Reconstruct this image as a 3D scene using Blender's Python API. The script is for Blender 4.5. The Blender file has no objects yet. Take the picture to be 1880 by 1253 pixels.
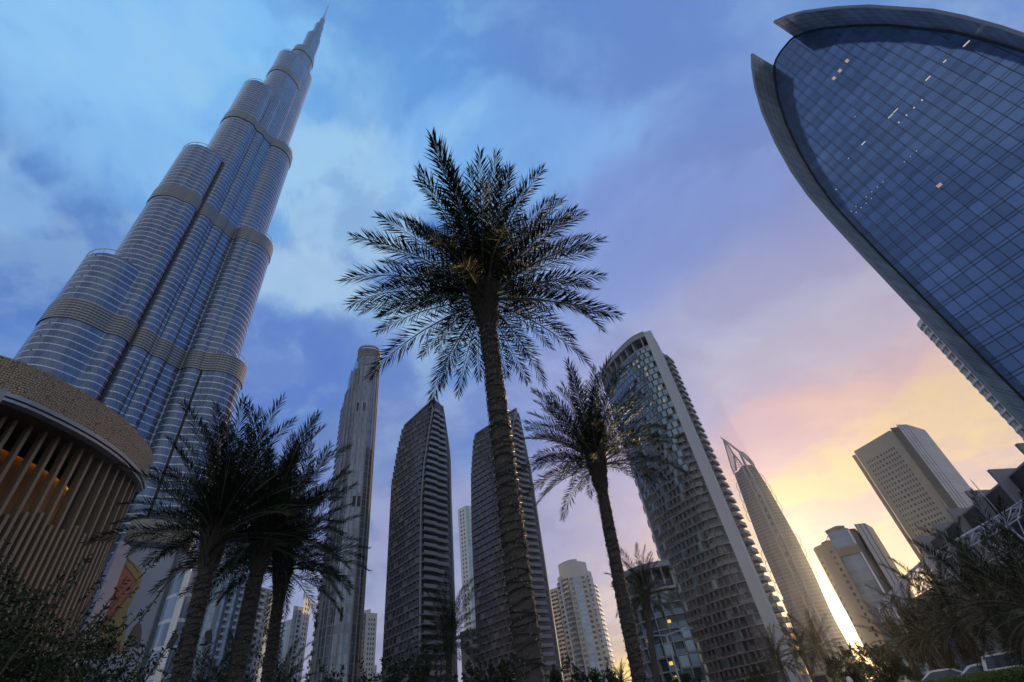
import bpy, math, random
import numpy as np
from mathutils import Vector, Matrix
rnd = random.Random(7)
R = math.radians
sin, cos, tan, PI = math.sin, math.cos, math.tan, math.pi
scene = bpy.context.scene
COL = scene.collection

# ------------------------------------------------------------------ camera
EYE = 1.6
FPX, CX, CY, VX, VY = 862.0, 940.0, 626.5, 767.0, -393.0        # focal length, centre and zenith point, in photo pixels
_U = np.array([VX - CX, -(VY - CY), -FPX]); _U /= np.linalg.norm(_U)
_f = np.array([0, 0, -1.0]); _Y = _f - _U * _f.dot(_U); _Y /= np.linalg.norm(_Y)
RW = np.array([np.cross(_Y, _U), _Y, _U])
cd = bpy.data.cameras.new('camera'); cam = bpy.data.objects.new('camera', cd); COL.objects.link(cam)
cd.sensor_width = 36.0; cd.sensor_fit = 'HORIZONTAL'; cd.lens = 36.0 * FPX / 1880.0
cd.clip_start = 0.05; cd.clip_end = 20000
m = Matrix([list(RW[i]) + [0] for i in range(3)] + [[0, 0, 0, 1]]); m.translation = Vector((0, 0, EYE))
cam.matrix_world = m
scene.camera = cam

# ------------------------------------------------------------------ node helper
class NT:
    def __init__(s, tree): s.t = tree; s.n = tree.nodes; s.l = tree.links; s.n.clear()
    def new(s, kind, **kw):
        n = s.n.new(kind)
        for k, v in kw.items(): setattr(n, k, v)
        return n
    def put(s, sock, v):
        if hasattr(v, 'is_linked'): s.l.new(v, sock)
        elif v is not None:
            if hasattr(sock.default_value, '__len__') and not hasattr(v, '__len__'): v = (v,) * len(sock.default_value)
            if hasattr(sock.default_value, '__len__') and len(sock.default_value) == 4 and len(v) == 3: v = tuple(v) + (1,)
            sock.default_value = v
    def math(s, op, a, b=None, c=None, clamp=False):
        n = s.new('ShaderNodeMath', operation=op, use_clamp=clamp)
        for i, v in enumerate((a, b, c)):
            if v is not None: s.put(n.inputs[i], v)
        return n.outputs[0]
    def vmath(s, op, a, b=None):
        n = s.new('ShaderNodeVectorMath', operation=op)
        s.put(n.inputs[0], a)
        if b is not None: s.put(n.inputs[1], b)
        return n.outputs['Value'] if op in ('DOT_PRODUCT', 'LENGTH') else n.outputs[0]
    def scale(s, a, k):
        n = s.new('ShaderNodeVectorMath', operation='SCALE'); s.put(n.inputs[0], a); s.put(n.inputs[3], k); return n.outputs[0]
    def mix(s, f, a, b, mode='MIX'):
        n = s.new('ShaderNodeMix', data_type='RGBA', blend_type=mode, clamp_factor=True)
        s.put(n.inputs[0], f); s.put(n.inputs[6], a); s.put(n.inputs[7], b); return n.outputs[2]
    def fmix(s, f, a, b):
        n = s.new('ShaderNodeMix', data_type='FLOAT'); s.put(n.inputs[0], f); s.put(n.inputs[2], a); s.put(n.inputs[3], b); return n.outputs[0]
    def ramp(s, f, stops, interp='LINEAR'):
        n = s.new('ShaderNodeValToRGB'); e = n.color_ramp.elements; n.color_ramp.interpolation = interp
        while len(e) < len(stops): e.new(0.5)
        for q, (p, c) in zip(e, stops):
            q.position = p; q.color = (c, c, c, 1) if not hasattr(c, '__len__') else tuple(c) + (1,)
        s.put(n.inputs[0], f); return n.outputs[0]
    def smooth(s, f, a, b):
        n = s.new('ShaderNodeMapRange', interpolation_type='SMOOTHSTEP')
        s.put(n.inputs[0], f); n.inputs[1].default_value = a; n.inputs[2].default_value = b; return n.outputs[0]
    def noise(s, vec, scale, detail=4, rough=0.5, dist=0.0, out='Fac'):
        n = s.new('ShaderNodeTexNoise'); s.put(n.inputs['Vector'], vec)
        n.inputs['Scale'].default_value = scale; n.inputs['Detail'].default_value = detail
        n.inputs['Roughness'].default_value = rough; n.inputs['Distortion'].default_value = dist
        return n.outputs[out]
    def sep(s, v):
        n = s.new('ShaderNodeSeparateXYZ'); s.put(n.inputs[0], v); return n.outputs
    def comb(s, x, y, z=0.0):
        n = s.new('ShaderNodeCombineXYZ'); s.put(n.inputs[0], x); s.put(n.inputs[1], y); s.put(n.inputs[2], z); return n.outputs[0]

def srgb(r, g, b):
    f = lambda c: (c / 255 / 12.92) if c <= 10.3 else ((c / 255 + 0.055) / 1.055) ** 2.4
    return (f(r), f(g), f(b))

# ------------------------------------------------------------------ sky and sun
SUN_AZ, SUN_EL = 26.05, 4.1
world = bpy.data.worlds.new("World"); scene.world = world; world.use_nodes = True
w = NT(world.node_tree)
sd = (sin(R(SUN_AZ)) * cos(R(SUN_EL)), cos(R(SUN_AZ)) * cos(R(SUN_EL)), sin(R(SUN_EL)))
D = w.new('ShaderNodeTexCoord').outputs['Generated']
D = w.vmath('NORMALIZE', D)
dx, dy, dz = w.sep(D)
el = w.math('DIVIDE', w.math('ARCSINE', w.math('MAXIMUM', dz, 0.0)), PI / 2)           # 0 horizon, 1 zenith
hl = w.math('MAXIMUM', w.math('SQRT', w.math('ADD', w.math('MULTIPLY', dx, dx), w.math('MULTIPLY', dy, dy))), 0.001)
AZ0 = 36.0                                                                                # bearing of the glow
hd = w.math('DIVIDE', w.math('ADD', w.math('MULTIPLY', dx, sin(R(AZ0))), w.math('MULTIPLY', dy, cos(R(AZ0)))), hl)
side = w.smooth(hd, 0.74, 1.0)                                                            # 1 towards the sunset
CP = w.comb(w.math('DIVIDE', dx, w.math('ADD', dz, 0.30)), w.math('DIVIDE', dy, w.math('ADD', dz, 0.30)), w.math('MULTIPLY', dz, 0.7))
wn = w.noise(CP, 1.1, 3, 0.5, 0, 'Color')
CPw = w.vmath('ADD', CP, w.scale(w.vmath('SUBTRACT', wn, (0.5, 0.5, 0.5)), 0.55))
n1 = w.noise(CPw, 2.1, 7, 0.55)
n2 = w.noise(w.vmath('ADD', CPw, (3.1, 7.7, 1.3)), 0.9, 5, 0.5)
n3 = w.noise(w.vmath('ADD', CPw, (9.4, 2.2, 4.6)), 3.2, 6, 0.6)
elw = w.math('ADD', el, w.math('MULTIPLY', w.math('SUBTRACT', n2, 0.5), 0.16))
base_cool = w.ramp(elw, [(0.0, srgb(150, 150, 178)), (0.12, srgb(140, 150, 195)), (0.30, srgb(100, 136, 204)), (0.45, srgb(92, 146, 218)), (0.62, srgb(112, 176, 240)), (1.0, srgb(108, 170, 236))])
base_warm = w.ramp(elw, [(0.0, srgb(236, 204, 120)), (0.05, srgb(216, 194, 170)), (0.12, srgb(204, 182, 190)), (0.17, srgb(218, 188, 182)), (0.23, srgb(200, 172, 190)), (0.29, srgb(172, 166, 200)), (0.38, srgb(150, 158, 205)), (0.52, srgb(118, 146, 212)), (0.70, srgb(104, 156, 226)), (1.0, srgb(95, 150, 222))])
base = w.mix(side, base_cool, w.scale(base_warm, 0.90))
lit_cool = w.ramp(el, [(0.0, srgb(178, 176, 188)), (0.3, srgb(140, 168, 214)), (0.5, srgb(172, 208, 232)), (0.8, srgb(160, 214, 244)), (1.0, srgb(150, 202, 242))])
lit_warm = w.ramp(el, [(0.0, srgb(250, 218, 130)), (0.16, srgb(236, 208, 160)), (0.23, srgb(222, 186, 182)), (0.30, srgb(182, 184, 212)), (0.55, srgb(132, 162, 222)), (1.0, srgb(130, 184, 234))])
dark_cool = w.ramp(el, [(0.0, srgb(128, 130, 162)), (0.3, srgb(78, 114, 186)), (0.5, srgb(74, 122, 196)), (0.75, srgb(92, 150, 220)), (1.0, srgb(80, 130, 200))])
dark_warm = w.ramp(el, [(0.0, srgb(206, 174, 130)), (0.16, srgb(198, 166, 182)), (0.3, srgb(156, 146, 192)), (0.5, srgb(106, 132, 202)), (1.0, srgb(90, 138, 210))])
lit = w.mix(side, lit_cool, lit_warm); dark = w.mix(side, dark_cool, dark_warm)
n4 = w.noise(w.vmath('ADD', CPw, (1.7, 5.2, 8.8)), 6.5, 6, 0.6)
tex = w.math('ADD', w.math('MULTIPLY', w.math('SUBTRACT', n1, 0.5), 1.5), w.math('ADD', w.math('MULTIPLY', w.math('SUBTRACT', n3, 0.5), 1.1), w.math('MULTIPLY', w.math('SUBTRACT', n4, 0.5), 1.5)))
c = w.mix(w.math('MULTIPLY', w.smooth(n2, 0.46, 0.62), 0.75), base, dark)
c = w.mix(w.math('MULTIPLY', w.smooth(w.math('ADD', n1, w.math('MULTIPLY', w.math('SUBTRACT', n4, 0.5), 0.40)), 0.47, 0.62), 0.6), c, lit)
c = w.mix(w.math('MULTIPLY', w.smooth(n3, 0.50, 0.70), 0.4), c, lit)
def bank(c, az, elv, rad, stretch, col, amount, bias=0.0):
    """a bank of cloud at a bearing and height in the sky, broken up by noise; stretch > 1 widens it along the horizon"""
    d0 = np.array([sin(R(az)) * cos(R(elv)), cos(R(az)) * cos(R(elv)), sin(R(elv))]); e = np.array([cos(R(az)), -sin(R(az)), 0]); u = np.cross(e, d0)
    x = w.math('DIVIDE', w.vmath('DOT_PRODUCT', D, tuple(e)), sin(R(rad)) * stretch); y = w.math('DIVIDE', w.vmath('DOT_PRODUCT', D, tuple(u)), sin(R(rad)))
    q = w.math('ADD', w.math('MULTIPLY', x, x), w.math('MULTIPLY', y, y)); front = w.math('GREATER_THAN', w.vmath('DOT_PRODUCT', D, tuple(d0)), 0.0)
    gg = w.math('MULTIPLY', w.math('EXPONENT', w.math('MULTIPLY', q, -1.0)), front)
    f = w.smooth(w.math('ADD', w.math('MULTIPLY', gg, 1.25), w.math('MULTIPLY', tex, w.math('MINIMUM', w.math('MULTIPLY', gg, 2.2), 0.9))), 0.36 - bias, 0.84 - bias)
    return w.mix(w.math('MULTIPLY', f, amount), c, col)
LIFT = lambda c_: tuple(min(1.0, v * 1.10 + 0.012) for v in c_)
for az, elv, rad, st, col, am in [
        (-62, 40, 9, 1.6, srgb(66, 112, 188), 0.8), (-36, 36, 9, 1.8, srgb(74, 112, 192), 0.8), (-24, 26, 8, 2.0, srgb(104, 126, 186), 0.6), (-20, 52, 6, 2.2, srgb(72, 116, 196), 0.75),
        (-33, 57, 8, 1.6, srgb(166, 204, 230), 0.75), (-34, 46, 4, 2.0, srgb(166, 198, 226), 0.8), (-75, 62, 13, 1.6, srgb(128, 190, 242), 0.75), (-60, 54, 9, 1.5, srgb(140, 194, 238), 0.6), (-70, 42, 3.4, 1.8, srgb(140, 188, 230), 0.6), (5, 62, 8, 2.0, srgb(126, 182, 240), 0.5),
        (15, 47, 9, 2.2, srgb(116, 148, 216), 0.6), (30, 47, 8, 2.2, srgb(114, 136, 206), 0.55), (32, 36, 5, 2.6, srgb(160, 164, 212), 0.55), (36, 31, 3.5, 3.0, srgb(176, 184, 218), 0.75), (26, 29, 3, 3.0, srgb(172, 180, 216), 0.6),
        (6, 34, 5, 2.6, srgb(140, 150, 206), 0.5), (12, 26, 6, 2.2, srgb(150, 152, 200), 0.6), (-2, 18, 8, 2.6, srgb(150, 154, 194), 0.7),
        (31, 22.5, 3.0, 2.4, srgb(214, 172, 184), 0.85), (38, 20.5, 3.2, 2.4, srgb(226, 184, 174), 0.8), (45, 20, 3.0, 2.0, srgb(228, 194, 178), 0.7), (44, 28, 4, 2.4, srgb(182, 178, 206), 0.8), (33, 28, 3, 3.0, srgb(176, 170, 202), 0.7), (28, 20, 3, 2.0, srgb(196, 164, 194), 0.7), (31, 15.5, 3.0, 2.2, srgb(232, 208, 158), 0.9), (43, 17, 4.5, 2.0, srgb(234, 208, 154), 0.85),
        (27, 12, 2.2, 3.4, srgb(206, 178, 190), 0.8), (34, 9, 2.6, 2.6, srgb(220, 186, 182), 0.8), (22, 7, 3, 2.0, srgb(212, 194, 192), 0.7), (10, 9, 3, 3.0, srgb(186, 178, 190), 0.7), (9, 3, 2.2, 3.0, srgb(236, 204, 116), 0.8)]:
    c = bank(c, az, elv, rad, st, LIFT(col) if az < 24 else tuple(v * 0.90 for v in col), am * (0.95 if az < 24 else 0.72))
fine = w.noise(w.vmath('ADD', CPw, (4.4, 1.9, 6.1)), 5.0, 8, 0.62)
c = w.mix(w.math('MULTIPLY', w.smooth(fine, 0.50, 0.66), 0.38), c, lit); c = w.mix(w.math('MULTIPLY', w.smooth(fine, 0.50, 0.34), 0.36), c, dark)
bk = w.math('DIVIDE', w.math('ADD', w.math('MULTIPLY', dx, sin(R(185))), w.math('MULTIPLY', dy, cos(R(185)))), hl)   # unseen sky behind the camera, brightened to light the building fronts
east_fill = w.math('MULTIPLY', w.smooth(bk, -0.15, 0.65), w.math('SUBTRACT', 1.0, w.smooth(el, 0.62, 0.95)))
c = w.mix(east_fill, c, w.mix(w.smooth(n1, 0.4, 0.65), (0.33, 0.39, 0.53), (0.60, 0.64, 0.72)))
ang = w.math('ARCCOSINE', w.math('MINIMUM', w.vmath('DOT_PRODUCT', D, sd), 1.0))          # angle from the sun
g1 = w.math('EXPONENT', w.math('MULTIPLY', ang, -16.0)); g2 = w.math('EXPONENT', w.math('MULTIPLY', ang, -42.0))
c = w.mix(1.0, c, w.scale((1.0, 0.72, 0.32), w.math('MULTIPLY', g1, 0.16)), 'ADD')
c = w.mix(1.0, c, w.scale((1.0, 0.74, 0.34), w.math('MULTIPLY', g2, 5.0)), 'ADD')
disc = w.math('SUBTRACT', 1.0, w.smooth(ang, R(0.7), R(1.1)))
c = w.mix(1.0, c, w.scale((1.0, 0.88, 0.62), w.math('MULTIPLY', disc, 14.0)), 'ADD')
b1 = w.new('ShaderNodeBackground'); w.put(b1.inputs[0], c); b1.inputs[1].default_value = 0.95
sky = w.new('ShaderNodeTexSky', sky_type='NISHITA'); sky.sun_disc = False
sky.sun_elevation = R(SUN_EL); sky.sun_rotation = R(SUN_AZ); sky.dust_density = 2.0
b2 = w.new('ShaderNodeBackground'); w.put(b2.inputs[0], sky.outputs[0]); b2.inputs[1].default_value = 0.012
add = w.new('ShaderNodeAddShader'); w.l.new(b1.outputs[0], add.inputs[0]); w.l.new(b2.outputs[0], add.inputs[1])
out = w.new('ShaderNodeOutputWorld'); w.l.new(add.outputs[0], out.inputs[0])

sl = bpy.data.lights.new('sun', 'SUN'); sun = bpy.data.objects.new('sun', sl); COL.objects.link(sun)
sl.energy = 5.0; sl.angle = R(0.5); sl.color = (1.0, 0.72, 0.41)
sun.rotation_euler = Vector(sd).to_track_quat('Z', 'Y').to_euler()
sun.location = (0, 0, 900)
vs = scene.view_settings
vs.view_transform = 'Standard'; vs.look = 'None'; vs.exposure = 0.0; vs.gamma = 1.0

# ------------------------------------------------------------------ geometry helpers
def P(az, d, z=0.0): return np.array([d * sin(R(az)), d * cos(R(az)), z])
def ray(px, py):
    v = np.array([(px - CX) / FPX, -(py - CY) / FPX, -1.0]); v = RW @ v; return v / np.linalg.norm(v)

class MB:
    """collects quads and builds ONE mesh object; uv in metres"""
    def __init__(s): s.v = []; s.f = []; s.m = []; s.uv = []; s.sm = False
    def face(s, pts, mi=0, uv=None):
        k = len(s.v); s.v.extend([tuple(map(float, p)) for p in pts]); s.f.append(tuple(range(k, k + len(pts)))); s.m.append(mi)
        s.uv.append(uv if uv is not None else [(0, 0)] * len(pts))
    def wall(s, a, b, z0, z1, mi=0, u0=0.0):
        L = math.hypot(b[0] - a[0], b[1] - a[1])
        s.face([(a[0], a[1], z0), (b[0], b[1], z0), (b[0], b[1], z1), (a[0], a[1], z1)], mi, [(u0, z0), (u0 + L, z0), (u0 + L, z1), (u0, z1)])
        return u0 + L
    def prism(s, poly, z0, z1, mi=0, top=None, bottom=None, closed=True):
        """poly seen from outside left to right (anticlockwise from above)"""
        u = 0.0; n = len(poly)
        for i in range(n if closed else n - 1): u = s.wall(poly[i], poly[(i + 1) % n], z0, z1, mi, u)
        if top is not None: s.face([(p[0], p[1], z1) for p in poly], top, [(p[0], p[1]) for p in poly])
        if bottom is not None: s.face([(p[0], p[1], z0) for p in reversed(poly)], bottom, [(p[0], p[1]) for p in reversed(poly)])
    def box(s, o, u, n, w, d, h, mi=0, top=None):
        """corner o, width w along u, depth d along n, height h"""
        o = np.array(o, float); u = np.array(list(u)[:2] + [0.0]); n = np.array(list(n)[:2] + [0.0])
        a = o; b = o + u * w; c2 = o + u * w + n * d; e = o + n * d
        z = np.array([0, 0, h])
        q = [a, b, c2, e]; t = [p + z for p in q]
        F = [(q[3], q[2], t[2], t[3], w), (q[2], q[1], t[1], t[2], d), (q[1], q[0], t[0], t[1], w), (q[0], q[3], t[3], t[0], d)]
        for f in F: s.face(f[:4], mi, [(0, o[2]), (f[4], o[2]), (f[4], o[2] + h), (0, o[2] + h)])
        s.face([t[3], t[2], t[1], t[0]], mi if top is None else top, [(0, 0), (w, 0), (w, d), (0, d)])
        s.face([q[0], q[1], q[2], q[3]], mi, [(0, 0), (w, 0), (w, d), (0, d)])
    def cbox(s, c, sx, sy, sz, mi=0):
        s.box((c[0] - sx / 2, c[1] - sy / 2, c[2]), (1, 0), (0, 1), sx, sy, sz, mi)
    def tube(s, pts, r, n=6, mi=0, caps=True):
        pts = [np.array(p, float) for p in pts]; rr = r if hasattr(r, '__len__') else [r] * len(pts)
        k0 = len(s.v); up = np.array([0.13, 0.31, 0.94])
        for i, p in enumerate(pts):
            d = pts[min(i + 1, len(pts) - 1)] - pts[max(i - 1, 0)]; d /= (np.linalg.norm(d) + 1e-9)
            a = np.cross(d, up)
            if np.linalg.norm(a) < 1e-3: a = np.cross(d, np.array([1.0, 0, 0]))
            a /= np.linalg.norm(a); b = np.cross(d, a)
            for j in range(n):
                t = 2 * PI * j / n; s.v.append(tuple(p + rr[i] * (a * cos(t) + b * sin(t))))
        for i in range(len(pts) - 1):
            for j in range(n):
                q = (k0 + i * n + j, k0 + i * n + (j + 1) % n, k0 + (i + 1) * n + (j + 1) % n, k0 + (i + 1) * n + j)
                s.f.append(q[::-1]); s.m.append(mi); s.uv.append([(j / n, i)] * 4)
        if caps:
            s.f.append(tuple(k0 + j for j in range(n))); s.m.append(mi); s.uv.append([(0, 0)] * n)
            e = k0 + (len(pts) - 1) * n
            s.f.append(tuple(e + j for j in reversed(range(n)))); s.m.append(mi); s.uv.append([(0, 0)] * n)
    def levels(s, rings, mi=0, top=None, u_scale=1.0):
        """rings: list of lists of 3d points, same count, bottom to top"""
        n = len(rings[0])
        for a, b in zip(rings[:-1], rings[1:]):
            u = 0.0
            for i in range(n):
                j = (i + 1) % n
                L = math.hypot(a[j][0] - a[i][0], a[j][1] - a[i][1])
                s.face([a[i], a[j], b[j], b[i]], mi, [(u, a[i][2]), (u + L, a[j][2]), (u + L, b[j][2]), (u, b[i][2])]); u += L
        if top is not None: s.face(list(rings[-1]), top)
    def mesh(s, name, mats, off=(0, 0, 0)):
        me = bpy.data.meshes.new(name); v = np.array(s.v) - np.array(off)
        me.from_pydata(v.tolist(), [], s.f)
        for mt in mats: me.materials.append(mt)
        if len(mats) > 1: me.polygons.foreach_set('material_index', s.m)
        uv = me.uv_layers.new(name='UVMap'); flat = [x for f in s.uv for p in f for x in p]; uv.data.foreach_set('uv', flat)
        if s.sm: me.polygons.foreach_set('use_smooth', [True] * len(s.f))
        me.update(); return me
    def build(s, name, mats, parent=None, off=None):
        if not isinstance(mats, (list, tuple)): mats = [mats]
        o = off if off is not None else (tuple(parent.location) if parent is not None and parent.parent is None else (parent.parent.location if parent is not None else (0, 0, 0)))
        ob = bpy.data.objects.new(name, s.mesh(name, mats, o)); COL.objects.link(ob)
        if parent is not None: ob.parent = parent
        return ob

def thing(name, label, cat, loc=(0, 0, 0), group=None):
    o = bpy.data.objects.new(name, None); COL.objects.link(o); o.location = tuple(map(float, loc)); o.empty_display_size = 0.5
    o['label'] = label; o['category'] = cat
    if group: o['group'] = group
    return o
def tag(o, label, cat, group=None):
    o['label'] = label; o['category'] = cat
    if group: o['group'] = group
    return o
def struct(name, mb, mats): o = mb.build(name, mats); o['kind'] = 'structure'; return o
def dup(root, loc, rz=0.0, sc=1.0, label=None):
    r = root.copy(); COL.objects.link(r); r.location = tuple(map(float, loc)); r.rotation_euler = (0, 0, rz); r.scale = (sc, sc, sc)
    if label: r['label'] = label
    for ch in list(root.children):
        c2 = ch.copy(); COL.objects.link(c2); c2.parent = r
        for g in ch.children:
            d2 = g.copy(); COL.objects.link(d2); d2.parent = c2
    return r

def cells(root, name, proto, mats, places, most=100):
    """proto: MB in unit cell (x 0..1 across, y outwards in metres, z 0..1 up). places: (origin, u, n, w, h).
    The nearest ones become parts of their own; the rest is one part of kind stuff."""
    if not places: return
    mats = mats if isinstance(mats, (list, tuple)) else [mats]
    me = proto.mesh(name, mats); base = np.array(root.location)
    places = sorted(places, key=lambda q: np.linalg.norm(np.array(q[0])))
    def mat(q):
        o, u, n, wd, h = q; o = np.array(o) - base
        return np.array([[u[0] * wd, n[0], 0, o[0]], [u[1] * wd, n[1], 0, o[1]], [0, 0, h, o[2]], [0, 0, 0, 1]])
    for q in places[:most]:
        ob = bpy.data.objects.new(name, me); COL.objects.link(ob); ob.parent = root; ob.matrix_local = Matrix(mat(q).tolist())
    rest = places[most:]
    if rest:
        big = MB(); pv = np.c_[np.array(proto.v), np.ones(len(proto.v))]
        for q in rest:
            k = len(big.v); vv = (mat(q) @ pv.T).T[:, :3] + base
            big.v.extend(map(tuple, vv)); big.f.extend([tuple(i + k for i in f) for f in proto.f]); big.m.extend(proto.m); big.uv.extend(proto.uv)
        ob = big.build(name, mats, root); ob['kind'] = 'stuff'

def unit(a, b):
    d = np.array(b[:2]) - np.array(a[:2]); L = np.linalg.norm(d); u = d / L
    return u, np.array([u[1], -u[0]]), L

# ------------------------------------------------------------------ materials
def mat_plain(name, col, rough=0.6, metal=0.0, spec=0.5, var=0.12, scale=3.0, bump=0.0, bscale=20.0):
    mt = bpy.data.materials.new(name); mt.use_nodes = True; t = NT(mt.node_tree)
    b = t.new('ShaderNodeBsdfPrincipled'); o = t.new('ShaderNodeOutputMaterial'); t.l.new(b.outputs[0], o.inputs[0])
    co = t.new('ShaderNodeTexCoord').outputs['Object']
    n = t.noise(co, scale, 5, 0.6)
    f = t.math('ADD', 1.0 - var, t.math('MULTIPLY', n, 2 * var))
    t.put(b.inputs['Base Color'], t.scale(col, f))
    t.put(b.inputs['Roughness'], t.math('ADD', rough - 0.06, t.math('MULTIPLY', n, 0.12), clamp=True))
    b.inputs['Metallic'].default_value = metal; b.inputs['Specular IOR Level'].default_value = spec
    if bump:
        bn = t.new('ShaderNodeBump'); bn.inputs['Strength'].default_value = bump; t.put(bn.inputs['Height'], t.noise(co, bscale, 4, 0.6)); t.l.new(bn.outputs[0], b.inputs['Normal'])
    return mt

def mat_emit(name, col, strength):
    mt = bpy.data.materials.new(name); mt.use_nodes = True; t = NT(mt.node_tree)
    e = t.new('ShaderNodeEmission'); t.put(e.inputs[0], col); e.inputs[1].default_value = strength
    o = t.new('ShaderNodeOutputMaterial'); t.l.new(e.outputs[0], o.inputs[0]); return mt

def mat_curtain(name, glass, fw, fh, mull=0.06, span=0.18, mullc=(0.05, 0.05, 0.06), spanc=(0.3, 0.3, 0.32), var=0.35, rough=0.08, metal=0.6, line2=None,
                lit=0.0, span_metal=0.5, wob=0.0, mull_metal=0.5, fine=None):
    """curtain wall: panes fw x fh metres on the uv map, frames and floor bands between them"""
    mt = bpy.data.materials.new(name); mt.use_nodes = True; t = NT(mt.node_tree)
    b = t.new('ShaderNodeBsdfPrincipled'); o = t.new('ShaderNodeOutputMaterial'); t.l.new(b.outputs[0], o.inputs[0])
    uv = t.new('ShaderNodeUVMap').outputs[0]; u, v, _ = t.sep(uv)
    cu = t.math('DIVIDE', u, fw); cv = t.math('DIVIDE', v, fh)
    fu = t.math('FRACT', cu); fv = t.math('FRACT', cv)
    wn = t.new('ShaderNodeTexWhiteNoise', noise_dimensions='2D'); t.put(wn.inputs[0], t.comb(t.math('FLOOR', cu), t.math('FLOOR', cv)))
    rv = wn.outputs['Value']
    wn2 = t.new('ShaderNodeTexWhiteNoise', noise_dimensions='1D'); t.put(wn2.inputs['W'], t.math('FLOOR', cv)); r2 = wn2.outputs['Value']
    co = t.new('ShaderNodeTexCoord').outputs['Object']; big = t.noise(co, 0.03, 3, 0.5)
    k = t.math('ADD', 1.0 - var, t.math('MULTIPLY', t.math('ADD', t.math('MULTIPLY', rv, 0.6), t.math('ADD', t.math('MULTIPLY', r2, 0.4), t.math('MULTIPLY', t.math('SUBTRACT', big, 0.5), 1.0))), 2 * var))
    gc = t.scale(glass, k)
    mm = t.math('LESS_THAN', fu, mull / fw); ms = t.math('LESS_THAN', fv, span)
    if line2 is not None: mm = t.math('MAXIMUM', mm, t.math('MULTIPLY', t.math('GREATER_THAN', fv, line2), t.math('LESS_THAN', fv, line2 + 1.3 * mull / fh)))
    col = t.mix(ms, gc, spanc); col = t.mix(mm, col, mullc)
    t.put(b.inputs['Base Color'], col)
    t.put(b.inputs['Metallic'], t.fmix(mm, t.fmix(ms, metal, span_metal), mull_metal))
    t.put(b.inputs['Roughness'], t.fmix(t.math('MAXIMUM', mm, ms), rough, 0.35))
    if wob:
        bn = t.new('ShaderNodeBump'); bn.inputs['Strength'].default_value = wob; bn.inputs['Distance'].default_value = 1.0
        t.put(bn.inputs['Height'], t.math('ADD', t.math('MULTIPLY', t.noise(uv, 0.22, 3, 0.5), 0.5), t.math('ADD', t.math('MULTIPLY', t.math('MULTIPLY', t.math('SUBTRACT', rv, 0.5), fu), 0.16), t.math('MULTIPLY', t.math('MULTIPLY', t.math('SUBTRACT', r2, 0.5), fv), 0.2)))); t.l.new(bn.outputs[0], b.inputs['Normal'])
    if lit:
        wn3 = t.new('ShaderNodeTexWhiteNoise', noise_dimensions='2D'); t.put(wn3.inputs[0], t.comb(t.math('ADD', t.math('FLOOR', cu), 57.3), t.math('ADD', t.math('FLOOR', cv), 11.1)))
        on = t.math('MULTIPLY', t.math('GREATER_THAN', wn3.outputs['Value'], 1.0 - lit), t.math('SUBTRACT', 1.0, t.math('MAXIMUM', mm, ms)))
        b.inputs['Emission Color'].default_value = (1.0, 0.72, 0.36, 1); t.put(b.inputs['Emission Strength'], t.math('MULTIPLY', on, 0.6))
    return mt

def mat_louvre(name, col, pitch=0.6, metal=0.6, rough=0.4, dark=0.25):
    mt = bpy.data.materials.new(name); mt.use_nodes = True; t = NT(mt.node_tree)
    b = t.new('ShaderNodeBsdfPrincipled'); o = t.new('ShaderNodeOutputMaterial'); t.l.new(b.outputs[0], o.inputs[0])
    uv = t.new('ShaderNodeUVMap').outputs[0]; u, v, _ = t.sep(uv)
    mk = t.math('LESS_THAN', t.math('FRACT', t.math('DIVIDE', v, pitch)), 0.45)
    mu = t.math('LESS_THAN', t.math('FRACT', t.math('DIVIDE', u, 1.6)), 0.08)
    t.put(b.inputs['Base Color'], t.mix(t.math('MAXIMUM', mk, mu), t.scale(col, dark), col))
    b.inputs['Metallic'].default_value = metal; b.inputs['Roughness'].default_value = rough; return mt

def mat_glass_plain(name, col, rough=0.08, metal=0.6): return mat_plain(name, col, rough, metal, 0.5, 0.25, 0.4)

M = {}
M['concrete'] = mat_plain('concrete', (0.36, 0.35, 0.34), 0.8, var=0.15, scale=0.4)
M['pale'] = mat_plain('pale_render', (0.48, 0.47, 0.46), 0.75, var=0.12, scale=0.2)
M['grey'] = mat_plain('grey_cladding', (0.24, 0.245, 0.26), 0.5, 0.2, var=0.12, scale=0.3)
M['white'] = mat_plain('white_render', (0.72, 0.70, 0.67), 0.7, var=0.08, scale=0.3)
M['dark'] = mat_plain('dark_metal', (0.035, 0.037, 0.045), 0.45, 0.5, var=0.2, scale=0.5)
M['steel'] = mat_plain('steel', (0.45, 0.46, 0.48), 0.35, 0.8, var=0.1, scale=1.0)
M['black'] = mat_plain('shadow_gap', (0.015, 0.015, 0.018), 0.7, var=0.2)  # black for shade in gaps and recesses; also gaskets, brackets and tyres
M['roof'] = mat_plain('roof', (0.18, 0.18, 0.18), 0.8, var=0.2, scale=0.5)
M['stone'] = mat_plain('beige_stone', (0.34, 0.295, 0.225), 0.75, var=0.12, scale=0.25)
M['brownstone'] = mat_plain('brown_stone', (0.27, 0.20, 0.14), 0.75, var=0.14, scale=0.25)
M['winglass'] = mat_glass_plain('window_glass', (0.10, 0.14, 0.19))
M['darkglass'] = mat_glass_plain('dark_window_glass', (0.045, 0.055, 0.075), 0.12, 0.4)
M['teal'] = mat_glass_plain('teal_balcony_glass', (0.24, 0.33, 0.37), 0.15, 0.55)
M['warm'] = mat_emit('warm_lamp', (1.0, 0.66, 0.28), 2.2)

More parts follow.
